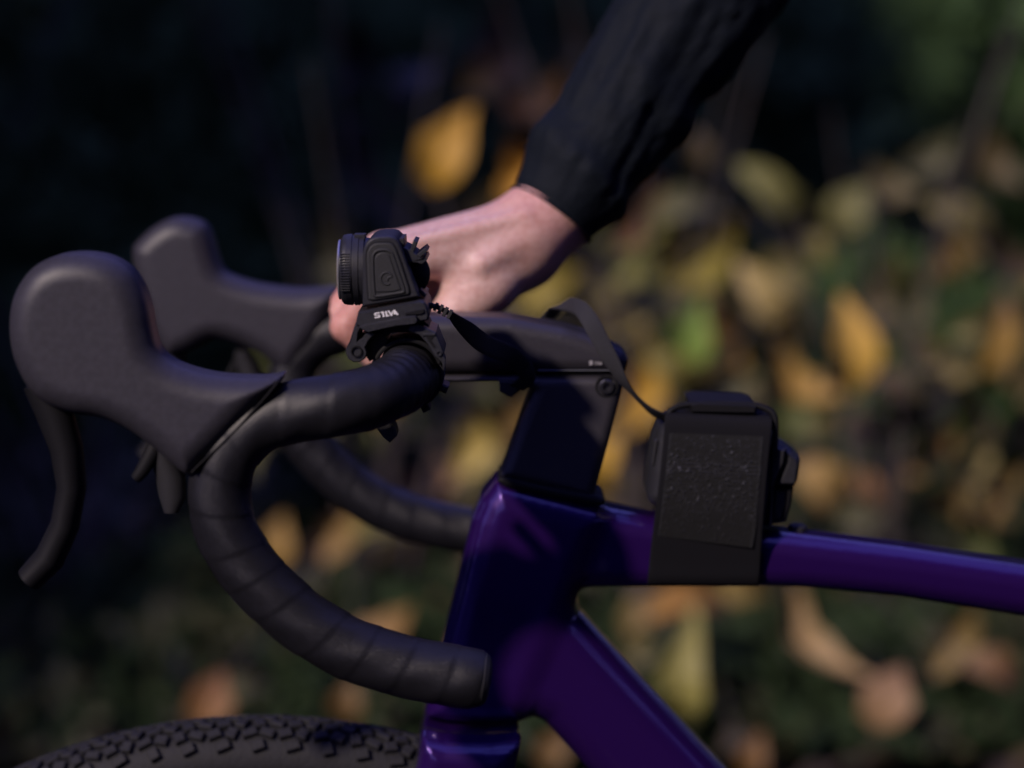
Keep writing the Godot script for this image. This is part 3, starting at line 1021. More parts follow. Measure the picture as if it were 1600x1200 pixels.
# ---------------------------------------------------------------- the headlamp clamped to the near bar top
func make_lamp():
	var lamp := thing("headlamp", "black headlamp with power button clamped on the near bar top", "headlamp", at(635, 540, 0.12))
	var F := 0.146
	var px := 1.0 / 3030.0
	# mount: slab with a forward lip
	var b := Build.new()
	b.prism(flat([560, 487, 610, 477, 657, 468.5, 664, 471, 668, 478, 671, 492, 669, 500, 655, 503, 600, 512, 575, 517, 556, 508, 557, 500], F), [[1.5 * px, 0.098], [0.0, 0.0985], [0.0, F + 0.0005], [3.0 * px, F + 0.0025]])
	var mount := put("mount", b.commit(), M.plastic, lamp)
	b = Build.new()
	b.prism(flat([572, 505.5, 600, 500, 640, 492, 650, 491.5, 653, 495, 653, 502, 648, 505, 620, 508, 596, 513, 576, 518, 560, 510], F), [[0.0, F], [0.0, F + 0.0045], [1.6 * px, F + 0.0058]])
	put("lip", b.commit(), M.plastic, mount)
	b = Build.new()
	b.prism(flat([634, 487.5, 656, 483.0, 663, 482, 664, 487, 657, 490.5, 634, 491], F), [[0.0, F + 0.001], [0.0, F + 0.0032], [0.8 * px, F + 0.0036]])
	put("latch", b.commit(), M.dark, mount)
	b = Build.new()
	b.prism(flat([572, 512, 655, 500, 668, 510, 682, 545, 676, 548, 664, 533, 640, 522, 612, 523, 588, 536, 576, 550, 566, 545, 566, 528], F), [[0.0, 0.104], [0.0, 0.137], [0.6 * px, 0.1376]])
	b.prism(flat([566, 532, 574, 524, 592, 522, 606, 534, 596, 548, 586, 562, 576, 568, 568, 556], F), [[0.0, 0.106], [0.0, 0.1385], [0.6 * px, 0.139]])
	put("bridge", b.commit(), M.dark, mount)
	# lettering on the mount
	var tilt := 0.155
	var o := at(585.6, 497.4, F + 0.0027)
	var unit := 8.4 * px
	var glyphs := [
		[1.1, 1, 0.25, 1, 0, 0.85, 0, 0.52, 0.14, 0.38, 0.74, 0.38, 0.74, 0.22, 0, 0.27, 0, 0, 0.95, 0, 1.1, 0.12, 1.1, 0.48, 0.96, 0.6, 0.36, 0.6, 0.36, 0.78, 1.1, 0.78],
		[1.32, 1, 1.9, 1, 1.9, 0, 1.56, 0, 1.56, 0.74, 1.32, 0.74],
		[2.14, 1, 2.48, 1, 2.48, 0.25, 2.86, 0.25, 2.78, 0, 2.14, 0],
		[2.62, 1, 2.97, 1, 3.27, 0.4, 3.5, 0.92, 3.62, 0.62, 3.38, 0, 3.1, 0],
		[3.68, 1, 4.06, 1, 4.62, 0, 4.2, 0, 4.12, 0.18, 3.68, 0.18]]
	b = Build.new()
	for g in glyphs:
		var poly := PackedVector2Array()
		for i in range(0, g.size(), 2): poly.append(Vector2(g[i], g[i + 1]) * unit * Vector2(0.97, 1.0))
		b.prism(poly, [[0.0, -0.0003], [0.0, 0.00015]], Transform3D(Basis(Vector3(0, 0, 1), tilt), o))
	put("lettering", b.commit(), M.white, mount)
	# arms of the clamp
	b = Build.new()
	b.prism(flat([556, 504, 551, 518, 546, 534, 541, 543, 540, 552, 544, 561, 552, 566, 562, 566, 571, 560, 574, 551, 571, 542, 577, 531, 587, 521, 575, 516, 566, 528, 559, 532, 560, 520, 564, 512], F), [[1.2 * px, 0.106], [0.0, 0.108], [0.0, F], [1.8 * px, F + 0.0012]])
	var arm := put("clamp_arm", b.commit(), M.plastic, lamp)
	b = Build.new()
	b.turn([[0.0, 9.0 * px], [0.0012, 8.6 * px], [0.0012, 7.0 * px], [-0.0005, 6.6 * px], [-0.0005, 0.0]], 28, Transform3D(Basis(Vector3(0, 1, 0), -PI / 2), at(557, 549, F + 0.0014)))
	put("pivot", b.commit(), M.dark, arm)
	b = Build.new()
	b.prism(flat([640, 508, 655, 506, 664, 511, 671, 515, 681, 519, 687, 534, 694, 551, 693, 557, 689, 561, 683, 561, 677, 555, 668, 538, 655, 524, 636, 516], F), [[1.0 * px, 0.108], [0.0, 0.109], [0.0, F - 0.001], [1.6 * px, F + 0.0002]])
	arm = put("clamp_arm", b.commit(), M.plastic, lamp)
	b = Build.new()
	b.prism(flat([665, 525, 679, 524.5, 674, 531, 681, 542, 678, 544, 670, 534], F), [[0.0, F - 0.001], [0.3 * px, F + 0.0005]])
	put("slot", b.commit(), M.dark, arm)
	b = Build.new()
	b.turn([[0.0, 4.6 * px], [0.0008, 4.2 * px], [0.0008, 2.8 * px], [0.0001, 2.6 * px], [0.0001, 0.0]], 20, Transform3D(Basis(Vector3(0, 1, 0), -PI / 2), at(686, 552, F + 0.0003)))
	put("pivot", b.commit(), M.plastic, arm)
	b = Build.new()
	b.box(Vector3(0.0068, 0.0016, 0.03), 0.0004, Transform3D(Basis(Vector3(0, 0, 1), 0.02), at(672, 517.5, 0.132)))
	put("rib", b.commit(), M.plastic, arm)
	# cradle over the bar, rubber strap round it
	var c := at(638.5, 579, 0.124)
	b = Build.new()
	var rings := []
	for i in 29:
		var a := lerpf(0.35, PI - 0.25, i / 28.0)
		var u := Vector3(cos(a), sin(a), 0)
		var ring := PackedVector3Array()
		for q in [[0.0166, -0.016], [0.0166, 0.016], [0.0172, 0.0168], [0.0188, 0.0168], [0.0194, 0.016], [0.0194, -0.016], [0.0188, -0.0168], [0.0172, -0.0168]]: ring.append(c + u * q[0] + Vector3(0, 0, q[1]))
		rings.append(ring)
	b.loft(rings, true, true)
	put("cradle", b.commit(), M.dark, lamp)
	b = Build.new()
	rings = []
	for i in 41:
		var a := lerpf(0.42, -PI - 0.42, i / 40.0)
		var u := Vector3(cos(a), sin(a), 0)
		var ring := PackedVector3Array()
		for q in [[0.0165, -0.010], [0.0165, 0.010], [0.0169, 0.0105], [0.0187, 0.0105], [0.0191, 0.010], [0.0191, -0.010], [0.0187, -0.0105], [0.0169, -0.0105]]: ring.append(c + u * q[0] + Vector3(0, 0, q[1]))
		rings.append(ring)
	b.loft(rings, true, true)
	var strap := put("strap", b.commit(), M.rubber, lamp)
	for a in [-0.42, -1.12]:
		b = Build.new()
		b.box(Vector3(0.0046, 0.0042, 0.0186), 0.0008, Transform3D(Basis(Vector3(0, 0, 1), a), c + Vector3(cos(a), sin(a), 0) * 0.0202))
		put("tooth", b.commit(), M.rubber, strap)
	b = Build.new()
	b.prism(flat([596, 655, 606, 650, 619, 664, 622, 676, 611, 687, 600, 678, 590, 664], 0.124), [[0.0008, 0.115], [0.0, 0.116], [0.0, 0.134], [0.0008, 0.135]])
	put("pull_tab", b.commit(), M.rubber, strap)
	b = Build.new()
	b.prism(flat([684, 560, 693, 556, 696, 562, 695, 575, 692, 577, 690, 567], F), [[0.0, F - 0.012], [0.0, F - 0.001], [0.7 * px, F]])
	put("hook", b.commit(), M.plastic, strap)

	# housing: side plate with a raised pad, ridge and button
	var plate := flat([566.5, 480, 566.3, 440, 566.5, 400, 568, 388, 571.5, 380, 577, 374, 584, 370.5, 592, 369, 608, 368.6, 616, 370.5, 623, 377, 628, 388, 642, 426, 656, 464, 612, 472], F)
	b = Build.new()
	b.prism(plate, [[3.0 * px, 0.094], [0.0, 0.097], [0.0, F - 0.0015], [1.4 * px, F - 0.0003], [3.4 * px, F + 0.0002]])
	var housing := put("housing", b.commit(), M.plastic, lamp)
	var pad := flat([575.5, 468, 573.5, 440, 572.2, 404, 573, 393, 577, 385, 583, 380, 590, 378.2, 608, 378, 614, 380.5, 619, 387, 628, 411, 640, 448, 641.5, 456, 639, 460.5, 612, 465.5, 582, 470], F)
	b = Build.new()
	b.prism(pad, [[-0.9 * px, F - 0.001], [-0.9 * px, F + 0.00035]])
	put("gasket", b.commit(), M.dark, housing)
	b = Build.new()
	b.prism(pad, [[0.6 * px, F - 0.001], [0.6 * px, F + 0.0006], [1.6 * px, F + 0.0013], [3.4 * px, F + 0.0015]])
	put("pad", b.commit(), M.panel, housing)
	var rim_px := [[585, 459], [583, 430], [582.5, 404], [584, 397], [589, 392], [596, 390.5], [605, 390.8], [611, 394.5], [614, 400], [623, 427], [631, 452], [629, 456.5], [612, 459.5], [590, 462.5]]
	var loop := []
	for q in rim_px: loop.append(at(q[0], q[1], F + 0.0014))
	loop.append(loop[0])
	loop.append(loop[1])
	var lp := spline(loop, 90)
	b = Build.new()
	b.loft(sweep(lp, 10, func(_f, _a, _s): return 0.00085), true, true)
	var ridge := put("button_ridge", b.commit(), M.panel, housing)
	b = Build.new()
	b.prism(flat([588, 456, 586.5, 430, 586, 405, 588.5, 398, 595, 394.5, 604, 394.8, 608.5, 398, 618, 426, 627, 452, 612, 455.5], F), [[0.0, F + 0.001], [0.0, F + 0.0018], [1.4 * px, F + 0.0021]])
	var button := put("button", b.commit(), M.panel, housing)
	b = Build.new()
	var arc := []
	for i in 27:
		var a := lerpf(0.55, 5.3, i / 26.0)
		arc.append(at(604 + cos(a) * 9.0, 435 - sin(a) * 9.6, F + 0.0021))
	b.loft(sweep(arc, 8, func(_f, _a, _s): return 0.00055), true, true)
	b.loft(sweep(spline([at(613, 432, F + 0.0021), at(607, 433.5, F + 0.0021), at(605, 438.5, F + 0.0021)], 8), 8, func(_f, _a, _s): return 0.00055), true, true)
	put("power_symbol", b.commit(), M.panel, button)
	# the lamp head: a drum lying along x
	var ax := at(545, 421, 0.121)
	var k := 1.0 / 2960.0
	b = Build.new()
	var head := Transform3D(Basis.IDENTITY, Vector3(at(533, 421, 0.121).x, ax.y, ax.z))
	b.turn([[0.0, 0.0], [0.0, 44 * k], [1.5 * k, 49 * k], [5 * k, 53.6 * k], [10 * k, 55 * k], [18.5 * k, 55.2 * k], [19.0 * k, 53.6 * k], [21.2 * k, 53.6 * k], [21.6 * k, 55.4 * k], [29 * k, 55.2 * k], [30 * k, 53.8 * k], [37 * k, 53.4 * k], [37.5 * k, 50 * k], [44 * k, 49 * k]], 64, head)
	var drum := put("lamp_head", b.commit(), M.plastic, lamp)
	b = Build.new()
	for i in 84:
		var a := TAU * i / 84.0
		if cos(a) < 0.25 or absf(sin(a)) > 0.56: continue
		b.box(Vector3(14.5 * k, 1.9 * k, 3.4 * k), 0.4 * k, Transform3D(Basis(Vector3(1, 0, 0), a), head.origin + Vector3(9.6 * k, -sin(a) * 55.2 * k, cos(a) * 55.2 * k)))
	put("grip_ring", b.commit(), M.plastic, drum)
	b = Build.new()
	b.box(Vector3(17 * k, 26 * k, 30 * k), 1.2 * k, Transform3D(Basis.IDENTITY, head.origin + Vector3(30.5 * k, 43.0 * k, 6 * k)))
	put("hinge_cover", b.commit(), M.plastic, drum)
	b = Build.new()
	b.turn([[-1.0 * k, 47 * k], [-3.0 * k, 45.5 * k], [-4.0 * k, 41 * k], [-4.4 * k, 30 * k], [-4.6 * k, 0.0]], 48, head)
	put("lens", b.commit(), M.lens, drum)
	b = Build.new()
	b.turn([[0.2 * k, 46 * k], [-2.6 * k, 46.4 * k], [-2.6 * k, 43.5 * k], [0.2 * k, 38 * k]], 48, head)
	put("reflector", b.commit(), M.steel, drum)
	# the rounded rear with cooling teeth
	b = Build.new()
	var back := at(638, 427.5, 0.121)
	var prof := []
	for i in 15:
		var a := lerpf(0.0, PI, i / 14.0)
		prof.append([-cos(a) * 34.0 * k, maxf(sin(a) * 35.5 * k, 0.0)])
	var rg := []
	for q in prof:
		var ring := PackedVector3Array()
		for j in 36: ring.append(back + Vector3(q[0], cos(TAU * j / 36.0) * q[1], sin(TAU * j / 36.0) * q[1]))
		rg.append(ring)
	b.loft(rg, false, false)
	var cap := put("rear_cap", b.commit(), M.dark, lamp)
	b = Build.new()
	b.prism(flat([622, 380, 630, 384, 640, 389, 652, 397, 662, 404, 666, 400, 668, 405, 660, 412, 650, 409, 638, 409, 626, 402], 0.135), [[0.6 * k, 0.103], [0.0, 0.1035], [0.0, 0.1385], [0.9 * k, 0.1395]])
	put("heat_sink", b.commit(), M.plastic, cap)
	for q in [[630.5, 379, 6.5, 20, 0.05], [647.5, 383, 6.5, 20, -0.35], [661.5, 391.5, 6.5, 16, -0.9], [662, 453.5, 6.0, 13, -2.3]]:
		b = Build.new()
		b.box(Vector3(q[2] * k, q[3] * k, 0.030), 0.8 * k, Transform3D(Basis(Vector3(0, 0, 1), q[4]), at(q[0], q[1], 0.124)))
		put("cooling_tooth", b.commit(), M.plastic, cap)

	# ---------------- the cable ribbon that runs to the battery
	var cable := thing("lamp_cable", "flat black woven cable looping round the stem from headlamp to battery", "cable", at(800, 560, 0.03))
	var beads := [[674, 477.5, 9], [681, 479.5, 13], [688.5, 483, 14], [696, 487, 14.5], [703, 491, 14]]
	for q in beads:
		b = Build.new()
		b.box(Vector3(5.4 * k, q[2] * k, q[2] * 0.9 * k), 0.9 * k, Transform3D(Basis(Vector3(0, 0, 1), -0.45), at(q[0], q[1], 0.128)))
		put("strain_relief_bead", b.commit(), M.rubber, cable)
	b = Build.new()
	b.loft(sweep(spline([at(664, 476, 0.128), at(684, 480, 0.128), at(706, 492, 0.126)], 10), 8, func(_f, _a, _s): return 0.0014), true, true)
	put("strain_relief", b.commit(), M.rubber, cable)
	# ribbon: [px, py, z, half width in px, direction of the width (x, y, z)]
	strap_part(cable, "ribbon", [[704, 491, 0.126, 5, 0.3, 0.7, 0.4], [716, 503, 0.118, 9, 0.35, 0.85, 0.3], [732, 517, 0.103, 13, 0.35, 0.9, 0.2], [748, 531, 0.084, 15, 0.25, 0.95, 0.1], [764, 541, 0.066, 15, 0.1, 1.0, 0.0], [784, 549, 0.049, 15, 0.15, 0.95, 0.0],
		[803, 559, 0.038, 15, 0.45, 0.85, 0.0], [818, 574, 0.032, 14, 0.8, 0.5, 0.0], [824, 590, 0.029, 13, 0.95, 0.1, 0.1], [812, 603, 0.022, 13, 0.9, -0.3, 0.2], [797, 607, 0.006, 14, 1.0, 0.0, 0.0], [795, 603, -0.018, 13, 1.0, 0.0, 0.0],
		[808, 585, -0.029, 12, 0.9, 0.3, 0.0], [826, 545, -0.031, 11, 0.9, 0.3, 0.0], [846, 508, -0.030, 11, 0.9, 0.3, 0.1], [860, 492, -0.026, 11, 0.85, 0.2, 0.3]], 150)
	strap_part(cable, "ribbon", [[860, 493, -0.026, 11, 0.85, 0.2, 0.3], [868, 481, -0.017, 11, 0.75, 0.3, 0.5], [879, 476, -0.006, 11, 0.6, 0.45, 0.6], [893, 476, 0.006, 12, 0.5, 0.5, 0.65], [909, 484, 0.018, 13, 0.75, 0.5, 0.35], [924, 505, 0.026, 14, 0.95, 0.25, 0.1], [940, 535, 0.030, 13, 0.95, 0.3, 0.05], [956, 564, 0.032, 12, 0.9, 0.4, 0.15],
		[972, 592, 0.032, 9, 0.7, 0.4, 0.55], [988, 613, 0.030, 5, 0.45, 0.35, 0.85], [1004, 630, 0.027, 5, 0.35, 0.4, 0.85], [1020, 643, 0.024, 7, 0.3, 0.6, 0.7], [1036, 651, 0.020, 7, 0.3, 0.7, 0.6], [1056, 660, 0.014, 6, 0.3, 0.7, 0.5]], 130)
	b = Build.new()
	b.prism(flat([779, 588, 790, 586, 808, 590, 812, 604, 800, 614, 790, 610, 780, 604], 0.0), [[0.001, -0.02], [0.0, -0.019], [0.0, 0.019], [0.001, 0.02]])
	put("cable_clip", b.commit(), M.rubber, cable)

func strap_part(parent: Node3D, called: String, list: Array, n: int) -> void:
	var pts := []
	var wid := []
	for q in list:
		pts.append(at(q[0], q[1], q[2]))
		wid.append(Vector3(q[4], q[5], q[6]).normalized() * (q[3] / 2750.0))
	var path := spline(pts, n)
	var wide := spline(wid, n)
	var rings := []
	for i in path.size():
		var t: Vector3 = ((path[mini(i + 1, n)] as Vector3) - (path[maxi(i - 1, 0)] as Vector3)).normalized()
		var w: Vector3 = wide[i]
		var size := w.length()
		w = (w - t * w.dot(t)).normalized() * size
		var u := t.cross(w).normalized() * 0.0008
		var ring := PackedVector3Array()
		for q in [[-1.0, 0.0], [-0.94, 0.8], [-0.5, 1.0], [0.0, 1.0], [0.5, 1.0], [0.94, 0.8], [1.0, 0.0], [0.94, -0.8], [0.5, -1.0], [0.0, -1.0], [-0.5, -1.0], [-0.94, -0.8]]: ring.append((path[i] as Vector3) + w * q[0] + u * q[1])
		rings.append(ring)
	var b := Build.new()
	b.loft(rings, true, true)
	put(called, b.commit(), M.ribbon, parent)

# ---------------------------------------------------------------- the battery pack on the top tube
func band(parent: Node3D, called: String, material: Material, rows: Array, closed: bool, thick: float) -> MeshInstance3D:
	# rows run round the load: [left px, right px, py, z]; the band is thick metres of cloth
	var l := []
	var r := []
	for q in rows:
		l.append(at(q[0], q[2], q[4]))
		r.append(at(q[1], q[3], q[4]))
	var n := rows.size() * 6
	l = spline(l, n)
	r = spline(r, n)
	var mid := Vector3.ZERO
	for i in n + 1: mid += (l[i] + r[i]) * 0.5 / (n + 1)
	var rings := []
	for i in n + 1:
		var a: Vector3 = l[i]
		var d: Vector3 = r[i]
		var t: Vector3 = ((l[mini(i + 1, n)] as Vector3) - (l[maxi(i - 1, 0)] as Vector3)).normalized()
		var u := t.cross(d - a).normalized()
		if u.dot(a - Vector3(a.x, mid.y if closed else a.y, -0.05 if not closed else 0.0)) < 0.0: u = -u
		var ring := PackedVector3Array()
		for q in [[0.0, 0.0], [0.0, 0.8], [0.012, 1.0], [0.06, 1.0], [0.25, 1.0], [0.5, 1.0], [0.75, 1.0], [0.94, 1.0], [0.988, 1.0], [1.0, 0.8], [1.0, 0.0], [0.5, 0.0]]: ring.append(a.lerp(d, q[0]) + u * thick * q[1])
		rings.append(ring)
	var b := Build.new()
	b.loft(rings, true, true)
	# the woven face is laid out along the band
	for i in n + 1:
		for j in 13: b.uv[i * 13 + j] = Vector2([0.0, 0.0, 0.012, 0.06, 0.25, 0.5, 0.75, 0.94, 0.988, 1.0, 1.0, 0.5, 0.0][j], float(i) / n)
	return put(called, b.commit(), material, parent)

func make_battery():
	var bat := thing("battery_pack", "black lamp battery bound to the purple top tube by a wide hook-and-loop band", "battery", at(1110, 805, 0.0))
	# case, lying along the tube with a slight droop
	var b := Build.new()
	var side := flat([1021, 690, 1030, 668, 1046, 655, 1120, 650, 1190, 656, 1208, 672, 1212, 700, 1206, 760, 1198, 822, 1140, 815, 1060, 804, 1016, 787, 1010, 776, 1014, 730], 0.02)
	var lo := Vector3(at(1004, 700, 0.02).x, at(1100, 828, 0.02).y, -0.036)
	var hi := Vector3(at(1216, 700, 0.02).x, at(1100, 644, 0.02).y, 0.036)
	b = solid(lo - Vector3(0.003, 0.003, 0), hi + Vector3(0.003, 0.003, 0), 0.002, [[side, 0.0, 0.030, 0.012, 0.0]])
	var case := put("case", b.commit(), M.plastic, bat)
	b = Build.new()
	b.prism(flat([1024, 690, 1029, 690, 1023, 729, 1019, 729], 0.03), [[0.0, 0.02], [0.0, 0.0255], [0.0006, 0.0262]])
	put("grip_rib", b.commit(), M.rubber, case)
	# faceted end cap
	b = Build.new()
	b.prism(flat([1200, 702, 1213, 694, 1229, 699, 1226, 722, 1209, 760, 1206, 821, 1196, 822], 0.02), [[0.002, -0.026], [0.0, -0.023], [0.0, 0.021], [0.002, 0.025]])
	var cap := put("end_cap", b.commit(), M.plastic, bat)
	b = Build.new()
	b.prism(flat([1226, 700, 1236, 703, 1250, 713, 1253, 724, 1249, 752, 1244, 762, 1209, 762, 1212, 748, 1224, 720], 0.02), [[0.005, -0.024], [0.0, -0.016], [0.0, 0.013], [0.0028, 0.0225], [0.0034, 0.023]])
	put("connector", b.commit(), M.plastic, cap)
	b = Build.new()
	b.prism(flat([1209, 763, 1243, 763, 1238, 795, 1231, 818, 1205, 822], 0.02), [[0.003, -0.02], [0.0, -0.016], [0.0, 0.013], [0.002, 0.017]])
	put("connector_foot", b.commit(), M.dark, cap)
	b = Build.new()
	b.prism(flat([1212, 768, 1228, 768, 1226, 790, 1220, 812, 1208, 814], 0.02), [[0.0, 0.012], [0.0, 0.0178], [0.0008, 0.0186]])
	put("window", b.commit(), M.panel, cap)
	# the band: all the way round the battery and the tube
	var rows := [[1046, 1200, 646, 650, 0.012], [1042, 1205, 648, 655, 0.0255], [1039, 1206, 656, 664, 0.0312], [1036, 1203, 690, 694, 0.0328], [1031, 1198, 740, 744, 0.0335], [1025, 1194, 790, 794, 0.0325], [1020, 1191, 830, 835, 0.0295], [1015, 1188, 875, 878, 0.0255], [1012, 1186, 904, 905, 0.0226], [1012, 1186, 911, 912, 0.016],
		[1013, 1187, 909, 910, -0.012], [1014, 1188, 902, 903, -0.0226], [1020, 1194, 815, 822, -0.0295], [1031, 1203, 735, 740, -0.033], [1039, 1210, 660, 664, -0.031], [1042, 1208, 640, 643, -0.022], [1046, 1204, 646, 650, 0.0118]]
	band(bat, "band", M.webbing, rows, true, 0.0016)
	var patch := [[1047, 1194, 658, 666, 0.0323], [1045, 1192, 690, 694, 0.0345], [1040, 1188, 740, 745, 0.0352], [1034, 1183, 790, 796, 0.0342], [1031, 1181, 815, 826, 0.0325], [1028, 1176, 837, 856, 0.0305]]
	var lp := band(bat, "loop_patch", M.loops, patch, false, 0.0003)
	# dark buckle loop standing proud along the top and the right edge
	b = Build.new()
	b.loft(sweep(spline([at(1043, 656, 0.027), at(1046, 644, 0.026), at(1058, 636, 0.025), at(1082, 632, 0.024), at(1130, 631, 0.024), at(1176, 633, 0.024), at(1198, 639, 0.025), at(1209, 648, 0.026), at(1212, 662, 0.0265), at(1211, 690, 0.027), at(1208, 716, 0.027)], 60), 10, func(_f, _a, _s): return 0.0019), true, true)
	put("buckle", b.commit(), M.dark, bat)
	b = Build.new()
	b.prism(flat([1078, 630, 1090, 627, 1170, 630, 1182, 634, 1180, 646, 1080, 644], 0.024), [[0.0012, -0.02], [0.0, -0.018], [0.0, 0.0265], [0.0012, 0.028]])
	put("buckle_bar", b.commit(), M.dark, bat)

# ---------------------------------------------------------------- the rider's right hand on the far bar top, and the sleeve
func make_person():
	var who := thing("person", "person's bare hand gripping the bar top, black jacket sleeve reaching down", "person", at(700, 440, -0.08))
	var wrist := at(858, 335, -0.085)
	var fore := at(1010, 120, -0.115)
	var f := Field.new(at(505, 610, -0.02) * Vector3(1, 1, 0) + Vector3(0, -0.012, -0.155), at(1015, 90, -0.11) * Vector3(1, 1, 0) + Vector3(0.01, 0, 0.005), 0.0024)
	f.limb(wrist, fore, 0.0235, 0.034, 0.0)
	f.limb(at(838, 352, -0.078), at(868, 338, -0.09), 0.0235, 0.023, 0.012)
	var bases := [at(812, 366, -0.066), at(808, 352, -0.080), at(812, 352, -0.093), at(818, 360, -0.105)]
	var knuck := [at(613, 412, -0.046), at(598, 401, -0.067), at(604, 402, -0.088), at(618, 412, -0.107)]
	for i in 4: f.limb(bases[i], knuck[i], [0.0155, 0.0155, 0.0145, 0.0135][i], [0.0138, 0.0138, 0.013, 0.012][i], 0.012)
	f.limb(at(805, 405, -0.092), at(672, 452, -0.092), 0.021, 0.014, 0.016)
	f.limb(at(820, 395, -0.075), at(742, 452, -0.058), 0.0205, 0.0175, 0.014)
	# thumb under the bar
	f.limb(at(760, 448, -0.058), at(706, 494, -0.052), 0.0165, 0.0128, 0.010)
	f.limb(at(706, 494, -0.052), at(668, 545, -0.052), 0.0118, 0.0108, 0.005)
	f.limb(at(668, 545, -0.052), at(640, 568, -0.054), 0.0108, 0.0088, 0.004)
	# fingers over the bar
	var mids := [at(541, 510, -0.048), at(528, 492, -0.068), at(534, 498, -0.089), at(549, 505, -0.108)]
	var ends := [at(590, 558, -0.050), at(582, 552, -0.069), at(586, 554, -0.088), at(598, 552, -0.106)]
	var tips := [at(636, 556, -0.051), at(640, 560, -0.069), at(636, 558, -0.087), at(638, 552, -0.104)]
	for i in 4:
		var k: float = [1.0, 1.0, 0.95, 0.86][i]
		f.limb(knuck[i], mids[i], 0.0115 * k, 0.0094 * k, 0.007)
		f.limb(mids[i], ends[i], 0.0093 * k, 0.0084 * k, 0.003)
		f.limb(ends[i], tips[i], 0.0084 * k, 0.0072 * k, 0.003)
		f.limb(knuck[i], knuck[i] + Vector3(0, 0.003, 0), 0.0125 * k, 0.0105 * k, 0.006)
	# tendons and the wrist bone
	f.limb(at(818, 338, -0.056), at(622, 384, -0.036), 0.0030, 0.0026, 0.008)
	f.limb(at(812, 328, -0.071), at(612, 376, -0.056), 0.0026, 0.0024, 0.007)
	f.limb(at(846, 356, -0.064), at(752, 412, -0.042), 0.0040, 0.0036, 0.010)
	f.limb(at(800, 350, -0.07), at(640, 386, -0.052), 0.0042, 0.0042, 0.012)
	f.limb(at(812, 346, -0.082), at(690, 366, -0.072), 0.0036, 0.0036, 0.009)
	f.limb(at(838, 372, -0.066), at(770, 418, -0.058), 0.0052, 0.0062, 0.010)
	f.limb(at(790, 392, -0.062), at(725, 420, -0.05), 0.0042, 0.0042, 0.010)
	f.limb(at(866, 316, -0.112), at(868, 320, -0.112), 0.008, 0.008, 0.012)
	var b := Build.new()
	f.skin(b)
	# flushed towards the wrist and the finger ends, paler over the back of the hand
	var flush := FastNoiseLite.new()
	flush.seed = 14
	flush.frequency = 38.0
	for p in b.v:
		var t := smoothstep(0.0, 0.05, p.distance_to(wrist) - 0.012)
		var w := 1.0 - smoothstep(0.012, 0.045, minf(minf(p.distance_to(mids[0]), p.distance_to(mids[1])), p.distance_to(mids[2])))
		var g := clampf(0.5 + 0.7 * flush.get_noise_3dv(p), 0, 1)
		b.tint.append(Color(0.80, 0.55, 0.50).lerp(Color(0.72, 0.36, 0.31), clampf(maxf(0.75 * (1.0 - t), 0.8 * w) + 0.3 * g - 0.05, 0, 1)))
	var body := put("arm", b.commit(), M.skin, who)
	# sleeve: centre px, py, z and half width in px along the arm up to the shoulder
	var spec := [[862, 335, -0.086, 72], [880, 308, -0.089, 78], [905, 270, -0.094, 86], [934, 228, -0.1, 90], [972, 174, -0.108, 92], [1012, 118, -0.115, 97], [1054, 58, -0.124, 103], [1100, -10, -0.133, 108], [1160, -100, -0.145, 114], [1230, -200, -0.16, 118], [1330, -310, -0.17, 126], [1450, -430, -0.18, 136], [1590, -560, -0.19, 150]]
	var pts := []
	var rad := []
	for q in spec:
		pts.append(at(q[0], q[1], q[2]))
		rad.append(Vector3(q[3] / 3500.0 * (REACH - q[2]), 0, 0))
	var n := 150
	var path := spline(pts, n)
	var radii := spline(rad, n)
	var folds := FastNoiseLite.new()
	folds.seed = 5
	folds.frequency = 1.0
	var rings := sweep(path, 72, func(t, a, s):
		var r: float = (radii[int(round(t * n))] as Vector3).x
		# creases that run across the arm, deeper near the bunched part
		var w: float = (0.35 - absf(folds.get_noise_3d(cos(a) * 0.9, sin(a) * 0.9, s * 9.5 + 1.6 * sin(a)))) * 0.0085
		w += folds.get_noise_3d(cos(a) * 2.6 + 7.0, sin(a) * 2.6, s * 44.0 + cos(a) * 2.0) * 0.0011
		var z: float = s + 0.010 * sin(a + 0.6)
		w += 0.0046 * exp(-pow((z - 0.098) / 0.011, 2.0)) * (0.5 + 0.5 * cos(a - 1.9)) - 0.0046 * exp(-pow((z - 0.120) / 0.012, 2.0)) * (0.5 + 0.5 * cos(a - 1.9))
		w += 0.0035 * exp(-pow((z - 0.030) / 0.012, 2.0)) - 0.0022 * exp(-pow((z - 0.050) / 0.012, 2.0))
		return r * (1.0 if s > 0.004 else 0.985) + w * smoothstep(0.0, 0.03, s), Vector3(0, 0, 1))
	# turn the cuff inwards so that it has a hem
	var first: PackedVector3Array = rings[0]
	var mid := Vector3.ZERO
	for p in first: mid += p / first.size()
	var inner := PackedVector3Array()
	var deep := PackedVector3Array()
	for p in first:
		inner.append(mid + (p - mid) * 0.955)
		deep.append(mid + (p - mid) * 0.93 + ((path[8] as Vector3) - (path[0] as Vector3)))
	rings.push_front(inner)
	rings.push_front(deep)
	b = Build.new()
	b.loft(rings, false, true)
	var sleeve := put("jacket_sleeve", b.commit(), M.sleeve, who)
	b = Build.new()
	var hem := []
	for k in 73:
		var p: Vector3 = rings[2][k % 72]
		hem.append(p + (p - mid) * 0.012)
	b.loft(sweep(hem, 8, func(_f, _a, _s): return 0.0013), false, false)
	put("hem", b.commit(), M.sleeve, sleeve)

